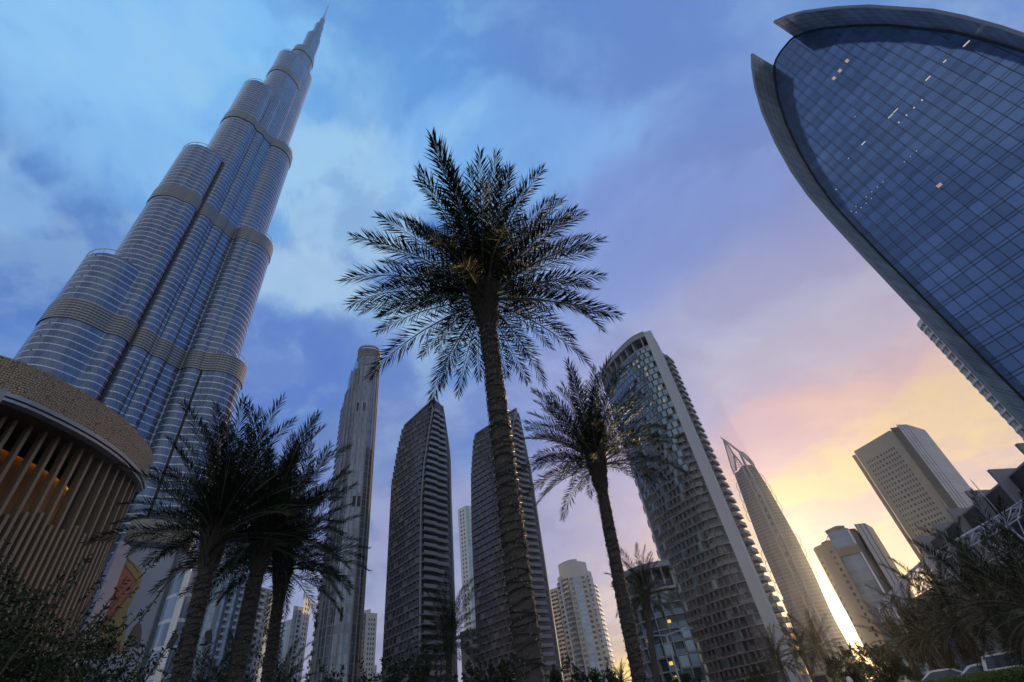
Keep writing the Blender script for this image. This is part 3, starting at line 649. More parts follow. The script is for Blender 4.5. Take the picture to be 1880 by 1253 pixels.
def hotel():
    fh = 3.25; H = 148.0
    kn = [(12.15, 226.5), (13.2, 217.0), (14.6, 210.0), (17.6, 201.0), (19.55, 199.6)]
    nx = 17; arc = arcpts(kn, nx); c = P(17, 215)
    t = thing('hotel_tower', 'tall curved hotel tower of staggered box balconies under an arched crown', 'hotel', c)
    back = [P(21.4, 214)[:2], P(20.6, 232)[:2], P(13.0, 246)[:2]]
    mb = MB(); mb.prism([p for p in arc] + [P(20.35, 202.5)[:2]] + back, 0, 139.5, 0, 1); mb.build('core_body', [HOTEL_BACK, M['roof']], t)
    bal, rail, gbox = [], [], []
    nf = 43
    for k in range(1, nf):
        for i in range(nx):
            a, b = arc[i], arc[i + 1]; u, n, L = unit(a, b)
            x = 0.5 * L if k % 2 else 0.0
            if i == nx - 1 and k % 2: continue
            o = (a[0] + u[0] * x, a[1] + u[1] * x, k * fh)
            q = (o, u, n, L, fh); bal.append(q)
            edge = 25 - 0.1 * (i - 8) + 4 * sin(i * 1.3 + 0.6) + rnd.uniform(-3, 3)
            if k > edge and rnd.random() < 0.93: gbox.append(q)
            elif rnd.random() < 0.8: (gbox if (i in (4, 8, 12) and rnd.random() < 0.55) else rail).append(q)
    cells(t, 'balcony_frame', cell_hotel(), HOTEL_FRAME, bal)
    cells(t, 'balcony_rail', cell_hotel_box(), [HOTEL_FRAME, mat_glass_plain('hotel_rail', (0.12, 0.13, 0.15), 0.2, 0.4)], rail)
    cells(t, 'glass_box', cell_glass_box(), [HOTEL_FRAME, HOTEL_GLASS, M['black']], gbox)
    lw = []
    for i, k in ((13, 41), (13, 40), (14, 39), (14, 38), (9, 38), (9, 37), (15, 35), (15, 33), (12, 41)):
        a, b = arc[i], arc[i + 1]; u, n, L = unit(a, b); lw.append(((a[0] + u[0] * L * 0.5 + n[0] * 0.2, a[1] + u[1] * L * 0.5 + n[1] * 0.2, k * fh + 0.3), u, n, L * 0.55, fh * 0.6))
    c_ = MB(); bx(c_, 0.1, 0.9, 1.38, 1.41, 0.1, 0.9, 0); cells(t, 'lit_or_glint_window', c_, mat_emit('window_glint', (0.95, 0.88, 0.70), 0.26), lw)  # pale glowing panes stand in for reflected glints near the top
    # smooth grey end blade, rounding over at the top
    a = arc[-1]; b = P(20.35, 202.5)[:2]; u, n, L = unit(arc[-2], arc[-1]); u2, n2, L2 = unit(a, b)
    bl = MB(); pa = a + n * 1.8; pb = a + n * 1.8 + u * 3.6; pc = b + n2 * 0.4; pd = P(20.9, 210)[:2]
    ring = [pa, pb, pb + n2 * 0.0 + (pd - pb) * 0.45, pd, a]
    H2 = [148.2, 147.6, 144.5, 139.5, 148.2]
    bl.levels([[np.array([p[0], p[1], 0]) for p in ring], [np.array([p[0], p[1], 132]) for p in ring], [np.array([p[0], p[1], z]) for p, z in zip(ring, H2)]], 0, 0)
    bl.build('end_blade', mat_plain('end_blade_metal', (0.40, 0.40, 0.42), 0.4, 0.35, var=0.06, scale=0.1), t)
    # toothed balconies on the far flank
    f0, f1 = ring[2], P(21.35, 212)[:2]; u, n, L = unit(f0, f1)
    tb = []
    for k in range(1, 42): tb.append((np.array([f0[0], f0[1], k * fh]), u, n, L, fh))
    c_ = MB(); bx(c_, 0.1, 0.95, 0.0, 1.9, 0.0, 0.14, 0); bx(c_, 0.12, 0.93, 0.05, 1.75, 0.14, 0.50, 1); cells(t, 'side_balcony', c_, [HOTEL_FRAME, M['grey']], tb)
    # bright edge rail of the blade
    er = MB(); p = pb + n2 * 0.3; er.tube([(p[0], p[1], 0), (p[0], p[1], 142)], 0.22, 6); p = pb + (pd - pb) * 0.2 + n2 * 0.5; er.tube([(p[0], p[1], 0), (p[0], p[1], 141)], 0.22, 6); er.build('edge_rail', M['steel'], t)
    # silver pilaster
    p = arc[2]; u, n, L = unit(arc[1], arc[2]); pm = MB(); pm.box((p[0] - u[0] * .6, p[1] - u[1] * .6, 0), u, n, 1.3, 2.2, 98); pm.build('pilaster', M['steel'], t)
    # crown
    cr = MB(); outer = []
    for i, p in enumerate(arc):
        u, n, L = unit(arc[max(i - 1, 0)], arc[min(i + 1, nx)]); outer.append((p, n))
    def strip(d0, d1, z0, z1, nm, mt):
        s = MB(); pl = [p + n * d1 for p, n in outer] + [p + n * d0 for p, n in reversed(outer)]; s.prism(pl, z0, z1, 0, 0, 0); s.build(nm, mt, t)
    strip(-3.0, 2.0, 145.6, 148.0, 'crown_rim', HOTEL_FRAME); strip(-2.5, 1.7, 139.0, 139.9, 'crown_ledge', HOTEL_FRAME); strip(-3.2, -2.6, 139.9, 145.6, 'crown_glass', M['winglass'])
    for i in range(0, nx + 1, 2):
        p, n = outer[i]; u = np.array([-n[1], n[0]]); s = MB(); o = p - n * 2.5 - u * 0.25; s.box((o[0], o[1], 139.9), u, n, 0.5, 4.2, 5.7); s.build('crown_fin', HOTEL_FRAME, t)
    sl_ = MB()
    for i in range(nx * 3):
        f = i / 3.0; j = min(int(f), nx - 1); p = lerp(outer[j][0], outer[j + 1][0], f - j); n = outer[j][1]; o = p + n * 1.0
        sl_.box((o[0], o[1], 148.0), np.array([-n[1], n[0]]), n, 0.35, 0.9, 1.0)
    sl_.build('crown_slats', HOTEL_FRAME, t)
    strip(0.6, 1.0, 148.95, 149.5, 'crown_cap', HOTEL_FRAME)
hotel()

def hotel_annex():
    fh = 3.3; kn = [(7.0, 182), (8.4, 172), (10.2, 167.5), (12.6, 168.5)]; nx = 9; arc = arcpts(kn, nx); c = P(10, 178)
    t = thing('hotel_annex', 'low curved hotel block with a brimmed roof beside the tall hotel tower', 'hotel', c)
    mb = MB(); mb.prism(list(arc) + [P(12.8, 196)[:2], P(7.6, 200)[:2]], 0, 33, 0, 1); mb.build('core_body', [HOTEL_BACK, M['roof']], t)
    bal, rail, gb = [], [], []
    for k in range(0, 9):
        for i in range(nx):
            a, b = arc[i], arc[i + 1]; u, n, L = unit(a, b); q = ((a[0], a[1], k * fh), u, n, L, fh); bal.append(q)
            r_ = rnd.random()
            if r_ < 0.55: rail.append(q)
            elif r_ < 0.75: gb.append(q)
    cells(t, 'balcony_frame', cell_hotel(1.2), HOTEL_FRAME, bal); cells(t, 'balcony_rail', cell_hotel_box(1.2), [HOTEL_FRAME, M['winglass']], rail)
    cells(t, 'glass_box', cell_glass_box(1.1), [HOTEL_FRAME, HOTEL_GLASS, M['black']], gb)
    lw = []
    for i, k in ((6, 3), (6, 2), (6, 1), (4, 5), (7, 6)):
        a, b = arc[i], arc[i + 1]; u, n, L = unit(a, b); lw.append(((a[0] + n[0] * 0.3, a[1] + n[1] * 0.3, k * fh + 0.6), u, n, L * 0.6, fh * 0.6))
    c_ = MB(); bx(c_, 0.15, 0.8, 0.0, 0.03, 0.1, 0.9, 0); cells(t, 'lit_or_glint_window', c_, mat_emit('yellow_window', (1.0, 0.70, 0.18), 0.9), lw)
    outer = []
    for i, p in enumerate(arc):
        u, n, L = unit(arc[max(i - 1, 0)], arc[min(i + 1, nx)]); outer.append((p, n))
    for nm, d0, d1, z0, z1 in (('roof_brim', -3, 2.6, 36.2, 37.8), ('roof_ledge', -3, 1.6, 30.0, 30.8)):
        s = MB(); s.prism([p + n * d1 for p, n in outer] + [p + n * d0 for p, n in reversed(outer)], z0, z1, 0, 0, 0); s.build(nm, HOTEL_FRAME, t)
    s = MB(); s.prism([p - n * 2.0 for p, n in outer] + [p - n * 2.6 for p, n in reversed(outer)], 30.8, 36.2, 0, 0, 0); s.build('crown_glass', M['darkglass'], t)
    for p, n in outer:
        u = np.array([-n[1], n[0]]); s = MB(); o = p - n * 2 - u * .2; s.box((o[0], o[1], 30.8), u, n, 0.4, 3.6, 5.4); s.build('crown_fin', HOTEL_FRAME, t)
hotel_annex()

# ------------------------------------------------------------------ tower with a lattice sail on top
def sail_tower():
    D0 = 700.0; c = P(23.6, D0)
    t = thing('sail_topped_tower', 'slim grey tower with curved lattice sails on its top and hoops on both edges', 'skyscraper', c)
    A = R(23.6); e = np.array([cos(A), -sin(A), 0]); n = -np.array([sin(A), cos(A), 0])
    q = lambda s, z, d=0.0: c + e * s + n * d + np.array([0, 0, z])
    gl = mat_curtain('sail_tower_glass', (0.12, 0.115, 0.105), 2.4, 3.9, 0.4, 0.25, (0.14, 0.13, 0.115), (0.15, 0.14, 0.125), 0.2, 0.25, 0.3)
    le = [(0, -18.6), (60, -18.5), (132, -18.2), (182, -14.7), (236, -9.8)]; re_ = [(0, 22.0), (75, 22.6), (95, 24.6), (142, 25.3), (182, 23.2), (209, 21.8), (240, 18.2)]
    def at(kn, z):
        for (a, b), (c2, d) in zip(kn[:-1], kn[1:]):
            if z <= c2: return b + (d - b) * (z - a) / (c2 - a)
        return kn[-1][1]
    zs = [0, 30, 60, 100, 143, 180, 210, 238]; prof = [(-1.0, 0.0), (-0.55, 6.0), (-0.12, 9.5), (0.18, 10.5), (0.62, 6.5), (1.0, 0.0), (1.0, -30), (-1.0, -30)]
    def ring(z):
        a, b = at(le, z), at(re_, z); m_ = (a + b) / 2; h = (b - a) / 2
        return [q(m_ + f * h, z + (3 if (f > -0.2 and z > 230) else 0), d) for f, d in prof]
    mb = MB(); mb.levels([ring(z) for z in zs], 0, 1); mb.build('glass_body', [gl, M['grey']], t)
    rb = MB(); spn = MB()
    for f, w_ in ((-0.02, 1.3), (0.30, 1.5)):
        pts = [q((at(le, z) + at(re_, z)) / 2 + f * (at(re_, z) - at(le, z)) / 2, z, 10.8) for z in np.linspace(0, 250 if f > 0 else 240, 20)]
        s = MB(); s.tube(pts, w_, 6); s.build('front_spine', M['grey'], t)
    for z in np.arange(118, 222, 9.0):
        m_ = lambda f: (at(le, z) + at(re_, z)) / 2 + f * (at(re_, z) - at(le, z)) / 2
        spn.tube([q(m_(-0.02), z, 11.2), q(m_(0.30), z + 7, 11.2)], 0.7, 4); spn.tube([q(m_(0.30), z, 11.2), q(m_(-0.02), z + 7, 11.2)], 0.5, 4)
    spn.build('spine_lattice', M['grey'], t)
    # stepped wings near the ground
    for z1, a, b in ((84, -20.5, -15), (70, -21.8, -15), (54, -23.2, -15), (78, 18, 22.9), (62, 18, 23.2), (46, 18, 23.5)):
        s = MB(); o = q(a, 0, -7); s.box((o[0], o[1], 0), e, n, b - a, 6.0, z1); s.build('stepped_wing', gl, t)
    # edge hoops
    for side, zl in ((-1, (219, 206, 193, 180)), (-1, (132, 120, 108, 96)), (1, (221, 208, 195, 182)), (1, (140, 127, 114, 101))):
        for z in zl:
            s = MB(); kn = le if side < 0 else re_
            s.tube([q(at(kn, z + 6 * cos(k * PI / 8)) + side * 2.7 * sin(k * PI / 8), z + 6.5 * cos(k * PI / 8), 1.0) for k in range(9)], 0.4, 5); s.build('edge_hoop', M['grey'], t)
    # sails: boundary ribs with cross bars
    def sail(outer, inner, nb, nm):
        o = [np.array(p) for p in outer]; i_ = [np.array(p) for p in inner]
        def ev(l, f):
            x = f * (len(l) - 1); k = min(int(x), len(l) - 2); return l[k] + (l[k + 1] - l[k]) * (x - k)
        s = MB(); s.tube([q(*ev(o, f / 16), 3) for f in range(17)], 1.0, 5); s.tube([q(*ev(i_, f / 16), 3) for f in range(17)], 1.1, 5); s.build('sail_rib', M['grey'], t)
        s = MB()
        for k in range(1, nb): f = k / nb; s.tube([q(*ev(o, f), 3), q(*ev(i_, f), 3)], 0.45, 4)
        s.tube([q(*((ev(o, f / 10) + ev(i_, f / 10)) / 2), 3) for f in range(11)], 0.4, 4)
        s.build('sail_bars', M['grey'], t)
    sail([(-9.8, 236), (-9.2, 248), (-7.4, 260), (-5.4, 274), (-3.7, 288)], [(-5.6, 240), (-2.4, 252), (0.2, 263), (-0.8, 276), (-3.7, 288)], 24, 'left')
    sail([(-5.0, 240), (-2.0, 252), (0.6, 263)], [(5.5, 240), (3.4, 252), (0.6, 263)], 7, 'inner')
    s = MB(); s.tube([q(-6.4, 292, 3), q(-3.7, 288, 3), q(0.8, 280, 3), q(5.0, 271, 3), q(8.5, 263.5, 3), q(12.5, 253, 3), q(16.0, 243, 3), q(18.0, 237, 3)], [0.5, 0.9, 1.2, 1.4, 1.4, 1.3, 1.2, 1.1], 6); s.build('crest_rib', M['grey'], t)
    sail([(8.6, 264), (12.6, 261), (15.9, 254), (17.8, 246), (18.4, 239)], [(8.7, 263), (11.0, 256), (13.6, 249), (16.0, 243), (18.0, 238)], 10, 'right')
    s = MB(); s.tube([q(8.6, 267, 3), q(8.4, 256, 4), q(8.6, 240, 9), q(8.4, 200, 11)], [0.6, 1.5, 1.9, 1.6], 6); s.build('mast', M['grey'], t)
sail_tower()

# ------------------------------------------------------------------ stone slab tower and the lower stone and glass block
def slab_office():
    t = thing('slab_tower', 'tall beige stone slab tower with rows of small square windows and a dark glass side', 'office tower', P(36.5, 480))
    p0, p1 = P(34.3, 488)[:2], P(38.0, 470)[:2]
    H = 151.0
    pl = facade(t, p0, p1, 20, 143, 3.75, [('wall', 1.6)] + [('win', 1.0)] * 4 + [('win', 1.5)] * 2 + [('win', 1.0)] * 5 + [('wall', 2.0)], M['stone'])
    cells(t, 'window', cell_window(0.5), [M['stone'], M['winglass']], pl['win'])
    mb = MB(); u, n, L = unit(p0, p1); mb.wall(p0, p1, 143, H, 0); mb.build('parapet_wall', M['stone'], t); mb = MB(); mb.wall(p0, p1, 0, 20, 0); mb.build('base_wall', M['stone'], t)
    lf = MB(); o = p0 + n * 0.3 - u * 2.5; lf.box((o[0], o[1], 0), u, n, 2.4, 1.6, 148); lf.build('edge_strip', M['brownstone'], t)
    pg, pm, pe = P(38.15, 472)[:2], P(38.75, 476)[:2], P(39.45, 484)[:2]
    mb = MB(); mb.prism([p1 - n * 1.0, pg, P(40, 510)[:2], P(34.6, 520)[:2], p0 - n * 1.0], 0, H - 0.5, 0, 0); mb.build('stone_body', M['stone'], t)
    mb = MB(); mb.prism([pg + n * 0.4, pm, P(39.9, 512)[:2]], 0, 153, 0, 1); mb.build('dark_glass_side', [mat_curtain('slab_side_glass', (0.05, 0.055, 0.06), 1.5, 3.75, 0.1, 0.2, (0.03, 0.03, 0.03), (0.05, 0.05, 0.055), 0.2, 0.3, 0.2), M['dark']], t)
    mb = MB(); mb.prism([pm + n * 0.2, pe, P(40.4, 515)[:2]], 0, 155, 0, 1); mb.build('metal_fin_wall', [mat_curtain('slab_fin_wall', (0.42, 0.41, 0.40), 3.0, 7.5, 0.7, 0.05, (0.08, 0.08, 0.09), (0.3, 0.3, 0.3), 0.15, 0.35, 0.4), M['grey']], t)
slab_office()

def glass_stone_block():
    t = thing('office_block', 'brown stone office block with a blue glass centre standing right of the low sun', 'office block', P(29, 450))
    p0, p1 = P(26.55, 452)[:2], P(28.3, 441)[:2]; u, n, L = unit(p0, p1)
    H = 82.0
    pl = facade(t, p0, p1, 4, 78, 4.1, [('win', 0.8), ('wall', 2.4), ('win', 1.2), ('wall', 0.5)], M['brownstone'])
    cells(t, 'window', cell_window(0.6), [M['brownstone'], M['darkglass']], pl['win'])
    mb = MB(); mb.wall(p0, p1, 78, H, 0); mb.build('parapet_wall', M['brownstone'], t); mb = MB(); mb.wall(p0, p1, 0, 4, 0); mb.build('base_wall', M['brownstone'], t)
    mb = MB(); mb.prism([p1 - n * 1.0, P(29.9, 452)[:2], P(29.6, 480)[:2], P(27.0, 486)[:2], p0 - n * 1.0], 0, H + 1, 0, 1); mb.build('stone_body', [M['brownstone'], M['roof']], t)
    a, b = p1 + u * 0.2, P(30.2, 442)[:2]; u2, n2, L2 = unit(a, b)
    mb = MB(); mb.prism([a + n2 * 0.8, b, P(30.2, 470)[:2], P(28.5, 470)[:2]], 0, 88, 0, 1); mb.build('glass_centre', [mat_curtain('block_glass', (0.22, 0.28, 0.34), 3.2, 4.1, 0.12, 0.06, (0.10, 0.11, 0.12), (0.14, 0.15, 0.16), 0.25, 0.1, 0.6), M['roof']], t)
    s = MB(); o = a + n2 * 1.3; s.box((o[0], o[1], 70.5), u2, n2, L2, 1.4, 5.5); s.build('stone_beam', M['brownstone'], t)
    s = MB(); o = b - u2 * 1.0 + n2 * 0.8; s.box((o[0], o[1], 0), u2, n2, 1.1, 1.2, 86); s.build('white_mullion', M['white'], t)
    a2, b2 = b + u2 * 0.2, P(30.75, 447)[:2]
    s = MB(); s.prism([a2, b2, P(31, 470)[:2], P(30.3, 470)[:2]], 0, 87.0, 0, 1); s.build('dark_glass_bay', [M['darkglass'], M['roof']], t)
    a3, b3 = P(30.85, 445)[:2], P(31.75, 452)[:2]
    s = MB(); s.prism([a3, b3, P(32.1, 476)[:2], P(31, 474)[:2]], 0, 89.5, 0, 1); s.build('end_wall', [mat_curtain('block_end_wall', (0.38, 0.37, 0.36), 4.0, 90.0, 0.8, 0.0, (0.06, 0.06, 0.07), (0.3, 0.3, 0.3), 0.1, 0.4, 0.3), M['roof']], t)
    s = MB(); o = P(28.9, 452); s.box((o[0], o[1], 88), u, n, 11, 8, 2.6); s.build('plant_room', M['brownstone'], t)
    s = MB(); o = P(27.7, 452); s.box((o[0], o[1], H + 1), u, n, 6, 3, 1.3)
    s.tube([o + np.array([0, 0, 83]), o + np.array([5, -1, 88.5])], 0.2, 4); s.tube([o + np.array([3, 0, 83]), o + np.array([5, -1, 88.5])], 0.2, 4); s.build('roof_crane', M['dark'], t)
glass_stone_block()

# ------------------------------------------------------------------ residential towers between and behind
BALC = lambda rail, slabm: (cell_balcony(1.4), [slabm, rail, M['darkglass']])
def resi(label, corners, H, cols, wallm, rail, fh=3.4, z0=0.0, curtain=None, cap=None, name='apartment_tower', most=100, group=None):
    """corners: list of (az, dist) left to right along the seen faces; cols: one list per face"""
    pts = [P(*q)[:2] for q in corners]; c = sum(pts) / len(pts); t = thing(name, label, 'apartment tower', (c[0], c[1], 0), group)
    if isinstance(H, (int, float)): H = [H] * (len(pts) - 1)
    bal, win = [], []
    for i in range(len(pts) - 1):
        r_ = facade(t, pts[i], pts[i + 1], z0, H[i], fh, cols[i], wallm, curtain); bal += r_['balc']; win += r_['win']
    back = [pts[-1] * 1.10, pts[0] * 1.10]
    mb = MB(); mb.prism([p * (1 + 0.6 / np.linalg.norm(p)) for p in pts] + back, 0, min(H) - 0.1, 0, 1); mb.build('rear_body', [wallm, M['roof']], t)
    pr, ms = BALC(rail, M['pale'] if wallm in (M['pale'], M['white']) else wallm)
    cells(t, 'balcony', pr, ms, bal, most); cells(t, 'window', cell_window(0.3), [wallm, M['winglass']], win, most)
    if cap:
        mb = MB(); mid = [lerp(pts[0], pts[-1], f) * 1.015 for f in cap[0]]
        mb.prism([mid[0], mid[1], mid[1] * 1.06, mid[0] * 1.06], min(H) - 1, cap[1], 0, 0); mb.build('roof_house', wallm, t)
    return t
cw = mat_curtain('resi_curtain', (0.26, 0.34, 0.42), 1.5, 3.4, 0.12, 0.12, (0.25, 0.26, 0.28), (0.30, 0.32, 0.34), 0.25, 0.12, 0.55)
bluish = mat_plain('blue_grey_render', (0.30, 0.33, 0.37), 0.6, 0.1, var=0.08, scale=0.2)
B, W_, G_, N_ = ('balc', 1.6), ('win', 1.0), ('glass', 1.6), ('wall', 0.5)
resi('pale blue-grey apartment slab with long balcony columns behind the palm cluster', [(-36.4, 330), (-33.9, 318), (-32.0, 325)], [116, 112], [[N_, B, N_, W_, W_, G_, N_], [N_, G_, B, N_, G_, B, N_]], bluish, M['teal'], curtain=cw)
resi('lower blue-grey apartment block with bowed balconies, seen between the palm trunks', [(-32.0, 336), (-30.6, 326), (-29.2, 336)], [92, 86], [[N_, G_, B, N_, G_], [B, N_, W_, W_, N_]], bluish, M['teal'], curtain=cw)
resi('stepped glass and stone apartment tower just left of the ribbed tower', [(-28.4, 452), (-27.2, 440), (-26.3, 446), (-25.6, 455)], [92, 101, 108], [[N_, B, G_, N_], [G_, B, N_], [N_, W_, W_, N_]], M['pale'], M['teal'], curtain=cw)
resi('small apartment tower with a sunlit gold end, right of the ribbed tower', [(-21.2, 470), (-20.0, 452), (-19.0, 458)], [97, 95], [[N_, W_, G_, B, N_], [N_, W_, W_, W_, N_]], M['pale'], M['teal'], curtain=cw, cap=((0.3, 0.7), 101))
resi('pale high-rise with a tall glass strip standing behind the second peaked tower', [(-10.05, 425), (-9.1, 418), (-7.0, 424)], [165, 165], [[N_, W_, W_, N_], [G_, N_, W_, W_, W_, W_, W_, N_]], M['white'], M['pale'], curtain=cw, cap=((0.1, 0.8), 168))
resi('low grey block with a columned top storey at the foot of the pale high-rise', [(-10.5, 330), (-8.0, 322), (-5.5, 326)], [54, 54], [[N_, W_, W_, W_], [W_, W_, W_, N_]], M['grey'], M['grey'], fh=4.5, name='apartment_block')
resi('far blue-grey tower low on the skyline in the narrow gap beside the dark peaked tower', [(-19.6, 700), (-18.8, 690), (-17.4, 700)], [88, 80], [[N_, W_, W_], [W_, W_, N_]], bluish, M['teal'], curtain=cw)

def cylinder_tower():
    t = thing('rounded_apartment_tower', 'rounded beige apartment tower with stepped drum top and curved balconies', 'apartment tower', P(2.5, 450))
    kn = [(0.55, 458), (1.3, 447), (2.4, 441), (3.5, 445), (4.35, 456)]; nx = 8; arc = arcpts(kn, nx); fh = 3.7
    mb = MB(); mb.prism(list(arc) + [P(4.3, 480)[:2], P(0.8, 482)[:2]], 0, 104, 0, 1); mb.build('body', [M['pale'], M['roof']], t)
    mb = MB(); mb.prism([p * 1.004 for p in arc[1:-1]] + [P(3.9, 474)[:2], P(1.2, 476)[:2]], 104, 111.5, 0, 1); mb.build('drum_top', [M['pale'], M['roof']], t)
    mb = MB(); mb.prism([p * 1.008 for p in arc[1:-3]] + [P(3.0, 470)[:2], P(1.4, 470)[:2]], 111.5, 114, 0, 1); mb.build('drum_crown', [M['pale'], M['roof']], t)
    bal, win, gl = [], [], MB()
    for i in range(nx):
        a, b = arc[i], arc[i + 1]; u, n, L = unit(a, b)
        for k in range(1, 27):
            q = (np.array([a[0], a[1], k * fh]) + np.array([n[0], n[1], 0]) * 0.03, u, n, L, fh)
            if i in (0, 1, 2, 6): bal.append(q)
            elif i in (3, 5): win.append((np.array([a[0] + u[0] * L * .2 + n[0] * .05, a[1] + u[1] * L * .2 + n[1] * .05, k * fh + 1.0]), u, n, L * 0.6, fh * 0.5))
        if i in (4, 7): gl.wall(a + n * 0.25, b + n * 0.25, 3, 99, 0)
    gl.build('curtain_strip', cw, t)
    pr, ms = BALC(M['teal'], M['pale']); cells(t, 'balcony', pr, ms, bal)
    c_ = MB(); c_.face([(0, 0, 0), (1, 0, 0), (1, 0, 1), (0, 0, 1)], 1); bx(c_, -0.05, 1.05, 0.0, 0.3, -0.12, -0.02, 0); cells(t, 'window', c_, [M['pale'], M['winglass']], win)
    p0, p1 = arc[-1], P(4.55, 466)[:2]; u, n, L = unit(p0, p1)
    cells(t, 'side_balcony', cell_slab(1.8), [M['pale'], M['pale']], [(np.array([p0[0], p0[1], k * fh]), u, n, L, fh) for k in range(1, 26)])
    pm = MB(); a = arc[1]; pm.tube([(a[0] * .995, a[1] * .995, 0), (a[0] * .995, a[1] * .995, 103)], 1.3, 8); pm.build('pilaster', M['pale'], t)
cylinder_tower()
resi('beige balcony tower half hidden behind the rounded apartment tower', [(-0.75, 520), (0.3, 512), (1.2, 518)], [108, 108], [[N_, W_, B, B], [B, B, N_]], M['stone'], M['pale'], curtain=cw)

def white_tower():
    t = thing('white_balcony_tower', 'white round-balcony tower peeping out behind the arched office tower', 'apartment tower', P(47.2, 230))
    c = P(47.3, 236)[:2]; r = 7.2; fh = 3.3
    pl = [c + r * np.array([cos(2 * PI * k / 24), sin(2 * PI * k / 24)]) for k in range(24)]
    mb = MB(); mb.prism([c + (p - c) * 0.88 for p in pl], 0, 108, 0, 1); mb.build('core_body', [M['grey'], M['roof']], t)
    proto = MB(); proto.prism(pl, 0, 0.9, 0, 0, 0); me = proto.mesh('balcony_ring', [M['white']], (t.location[0], t.location[1], 0))
    for k in range(5, 33):
        o = bpy.data.objects.new('balcony_ring', me); COL.objects.link(o); o.parent = t; o.location = (0, 0, k * fh)
    fins = MB()
    for k in range(24):
        d = (pl[k] - c) / r; p = c + d * r * 0.87
        fins.box((p[0] - d[1] * .1, p[1] + d[0] * .1, 16), np.array([d[1], -d[0]]) * 1.0, d, 0.2, r * 0.1, 92)
    fins.build('balcony_divider', M['white'], t)['kind'] = 'stuff'
    mb = MB(); mb.prism([c + (p - c) * 1.02 for p in pl], 108, 110, 0, 0, 0); mb.build('roof_ring', M['white'], t)
white_tower()

def lit_annex():
    t = thing('office_annex', 'low curved glass office block with lit ceilings, left of the first palm trunk', 'office block', P(-37.5, 112))
    kn = [(-39.3, 121), (-38.3, 113), (-37.2, 110), (-35.6, 111.5)]; arc = arcpts(kn, 10)
    gm = mat_curtain('annex_glass', (0.20, 0.26, 0.34), 1.45, 4.1, 0.10, 0.14, (0.25, 0.26, 0.28), (0.55, 0.55, 0.55), 0.5, 0.1, 0.55, span_metal=0.3)
    mb = MB(); mb.prism(list(arc) + [P(-35.2, 130)[:2], P(-39, 132)[:2]], 0, 33, 0, 1); mb.build('glass_body', [gm, M['roof']], t)
    for i in (2, 5, 8, 10):
        a = arc[i]; u, n, L = unit(arc[i - 1], arc[i]); s = MB(); s.box((a[0] - u[0] * .6, a[1] - u[1] * .6, 0), u, n, 0.9, 0.6, 33); s.build('white_pier', M['white'], t)
    lw = []
    for k in range(2, 8):
        i = 3; a, b = arc[i], arc[i + 1]; u, n, L = unit(a, b); lw.append((np.array([a[0] + n[0] * .12, a[1] + n[1] * .12, k * 4.1 + 2.6]), u, n, L * 0.95, 0.5))
    c_ = MB(); bx(c_, 0, 1, 0, 0.04, 0, 1, 0); cells(t, 'lit_ceiling', c_, mat_emit('lit_ceiling', (1.0, 0.72, 0.34), 1.1), lw)
    br = MB(); a, b = arc[3], arc[4]; u, n, L = unit(a, b); o = a + n * 0.15 + u * 0.3; br.box((o[0], o[1], 8.0), u, n, 0.9, 0.03, 19); br.build('lit_stairwell', mat_emit('lit_stairwell', (0.8, 0.6, 0.35), 0.35), t)
    lv = MB()
    for k in range(7): lv.prism([p * 0.996 for p in arc] + [arc[-1] * 1.01, arc[0] * 1.01], 33.0 + k * 0.55, 33.22 + k * 0.55, 0, 0, 0)
    lv.build('roof_louvre', M['grey'], t)
lit_annex()

